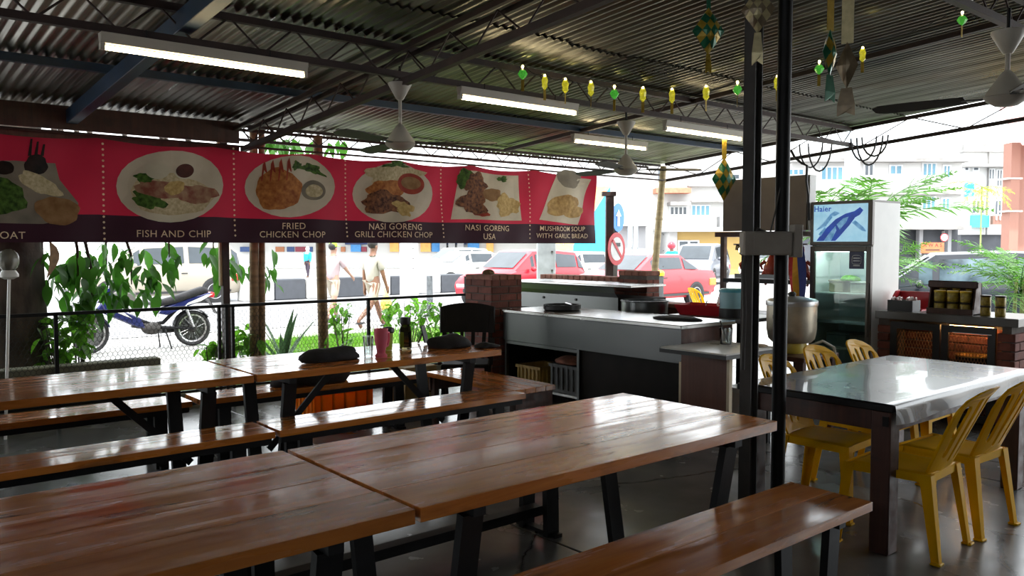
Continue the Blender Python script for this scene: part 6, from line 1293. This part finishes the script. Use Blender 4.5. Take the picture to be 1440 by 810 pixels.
for x in (1252, 1290, 1330): f.box('shop_pillar', x, x+7, 323, 400, .1, .3, bg_)
f = Fac('balcony_building', 'white terrace building with balcony and teal shop sign', 1385, 52, 0)
f.box('wall', 1353, 1420, 212, 330, 0, 1, bw); f.box('dark_column', 1386, 1389, 212, 330, .2, .2, dkled); f.box('roof_ledge', 1350, 1422, 232, 236, .8, .2, dkled); f.box('parapet', 1353, 1420, 203, 214, .2, .5, dkled)
for a in ((1390,1398,238,252,2),(1401,1409,239,262,2),(1356,1362,232,240,1),(1368,1376,234,240,1),(1366,1384,282,300,3),(1398,1408,282,302,2)): f.win(*a, mt=paned)
f.box('teal_sign', 1360, 1385, 303, 320, .5, -.3, pm('teal_board', (.05,.45,.48), .5)); f.box('blue_sign', 1354, 1364, 257, 277, .5, -.2, pm('blue_board', (.02,.25,.55), .5)); f.box('balcony_wall', 1386, 1420, 304, 316, .8, -.5, bpk); f.box('ground_floor', 1353, 1420, 330, 400, -.3, 1, shutter)
for k in range(6): f.box('baluster', 1389+k*5, 1391+k*5, 302, 310, .9, -.8, bw)
f = Fac('terracotta_building', 'terracotta pillared building with pink tiled eave at the road', 1440, 30, 0)
f.box('pillar', 1417, 1436, 200, 400, 0, .5, bpk); f.box('wall', 1436, 1560, 200, 400, -.3, .5, bpk); f.box('white_band', 1415, 1437, 250, 252, .05, .55, white_p); f.box('white_band', 1415, 1437, 296, 298, .05, .55, white_p)
a = f.L(1404, 205); b = f.L(1560, 205); c = f.L(1404, 145); MB().add([(a[0],-1.4,a[1]),(b[0],-1.4,a[1]),(b[0],.5,a[1]+1.5),(a[0]+.3,.5,a[1]+1.5),(a[0],-1.4,a[1]-.15),(b[0],-1.4,a[1]-.15),(b[0],.5,a[1]+1.3),(a[0]+.3,.5,a[1]+1.3)], [(0,1,2,3),(7,6,5,4),(0,4,5,1),(0,3,7,4)]).build('tiled_roof', pm('pink_tiles', (.62,.34,.32), .8, 0, .15, 6), f.t)
f = Fac('apartment_block', 'white apartment block with blue windows and small tiled roof', 960, 50, 0)
f.box('wall', 838, 1105, 186, 352, 0, 1, bw); f.box('side_wall', 850, 880, 190, 320, .8, 0, bw); f.box('floor_ledge', 966, 1030, 261, 263, .5, .1, dkled); f.box('floor_ledge', 970, 1030, 283, 285, .5, .1, dkled); f.box('tiled_awning', 918, 966, 266, 273, 1.2, .1, roof_t); f.box('awning', 938, 966, 285, 290, 1.2, .1, dkled)
f.win(972,998,289,303,4); f.win(923,930,281,300,1,paned); f.win(942,966,291,302,4,paned); f.win(979,1000,242,260,3,bg_); f.win(924,932,238,254,1,paned); f.win(1008,1040,245,252,2,paned); f.win(1090,1112,250,262,2); f.win(1040,1060,290,303,3)
f.box('planter', 1008, 1026, 305, 322, .7, 0, bg_)
f = Fac('yellow_shop', 'low yellow walled shop with white canopy below the apartments', 985, 45, 0)
f.box('wall', 950, 1098, 324, 400, 0, 4, by_); f.box('canopy', 936, 1098, 320, 326, 1.0, 4, bw); f.box('white_pier', 940, 952, 326, 400, .1, 4, bw); f.win(954, 968, 339, 353, 1, paned); f.win(969, 982, 339, 353, 1, paned)
f = Fac('grey_annex', 'grey low annex with flat roof left of the yellow shop', 885, 46, 0)
f.box('wall', 870, 908, 318, 400, 0, 3, bg_); f.box('roof', 866, 914, 312, 318, .6, 3, bw)
f = Fac('mural_wall', 'wall painted in orange and sky blue behind the sign post', 820, 36, 0, 'wall')
f.box('wall', 770, 858, 262, 400, 0, .3, pm('mural_orange', (.78,.42,.2), .8)); a = [f.L(x, y) for x, y in ((806,400),(806,345),(858,262),(858,330),(838,400))]
MB().prism([(q[0], max(0, q[1])) for q in a], -.03, -.0, 'xz').build('blue_shape', pm('mural_blue', (.05,.42,.68), .8), f.t); a = [f.L(x, y) for x, y in ((792,345),(806,318),(806,262),(780,262))]; MB().prism([(q[0], q[1]) for q in a], -.03, 0, 'xz').build('pink_shape', pm('mural_pink', (.66,.36,.40), .8), f.t)
f = Fac('shop_row', 'row of low shops with blue and orange fronts across the road', 560, 58, 0)
f.box('wall', 300, 800, 330, 400, 0, 6, bw); f.box('roof', 290, 810, 320, 334, 2, 6, pm('pale_roof', (.55,.56,.58), .8))
rg = random.Random(4); cols = [pm('shop_panel', c, .6) for c in ((.02,.05,.15), (.32,.12,.05), (.18,.02,.04), (.05,.22,.5), (.75,.36,.10), (.02,.04,.12))]
for k, (x0, x1, m_) in enumerate(((388,400,1),(404,414,0),(416,432,2),(436,440,0),(480,486,1),(494,508,3),(509,516,2),(486,526,5),(549,561,4),(592,606,4),(608,620,3),(658,674,3),(684,694,4),(622,656,5),(340,370,0))): f.box('shop_panel', x0, x1, 338 if m_ > 2 else 347, 354 if m_ != 5 else 344, .1+.02*k, 0, cols[m_])
for x in (620, 632, 644): f.box('shutter', x, x+9, 342, 353, .9, 0, bg_)
f.box('crash_barrier', 300, 800, 368, 371, 6, -5.9, dw)
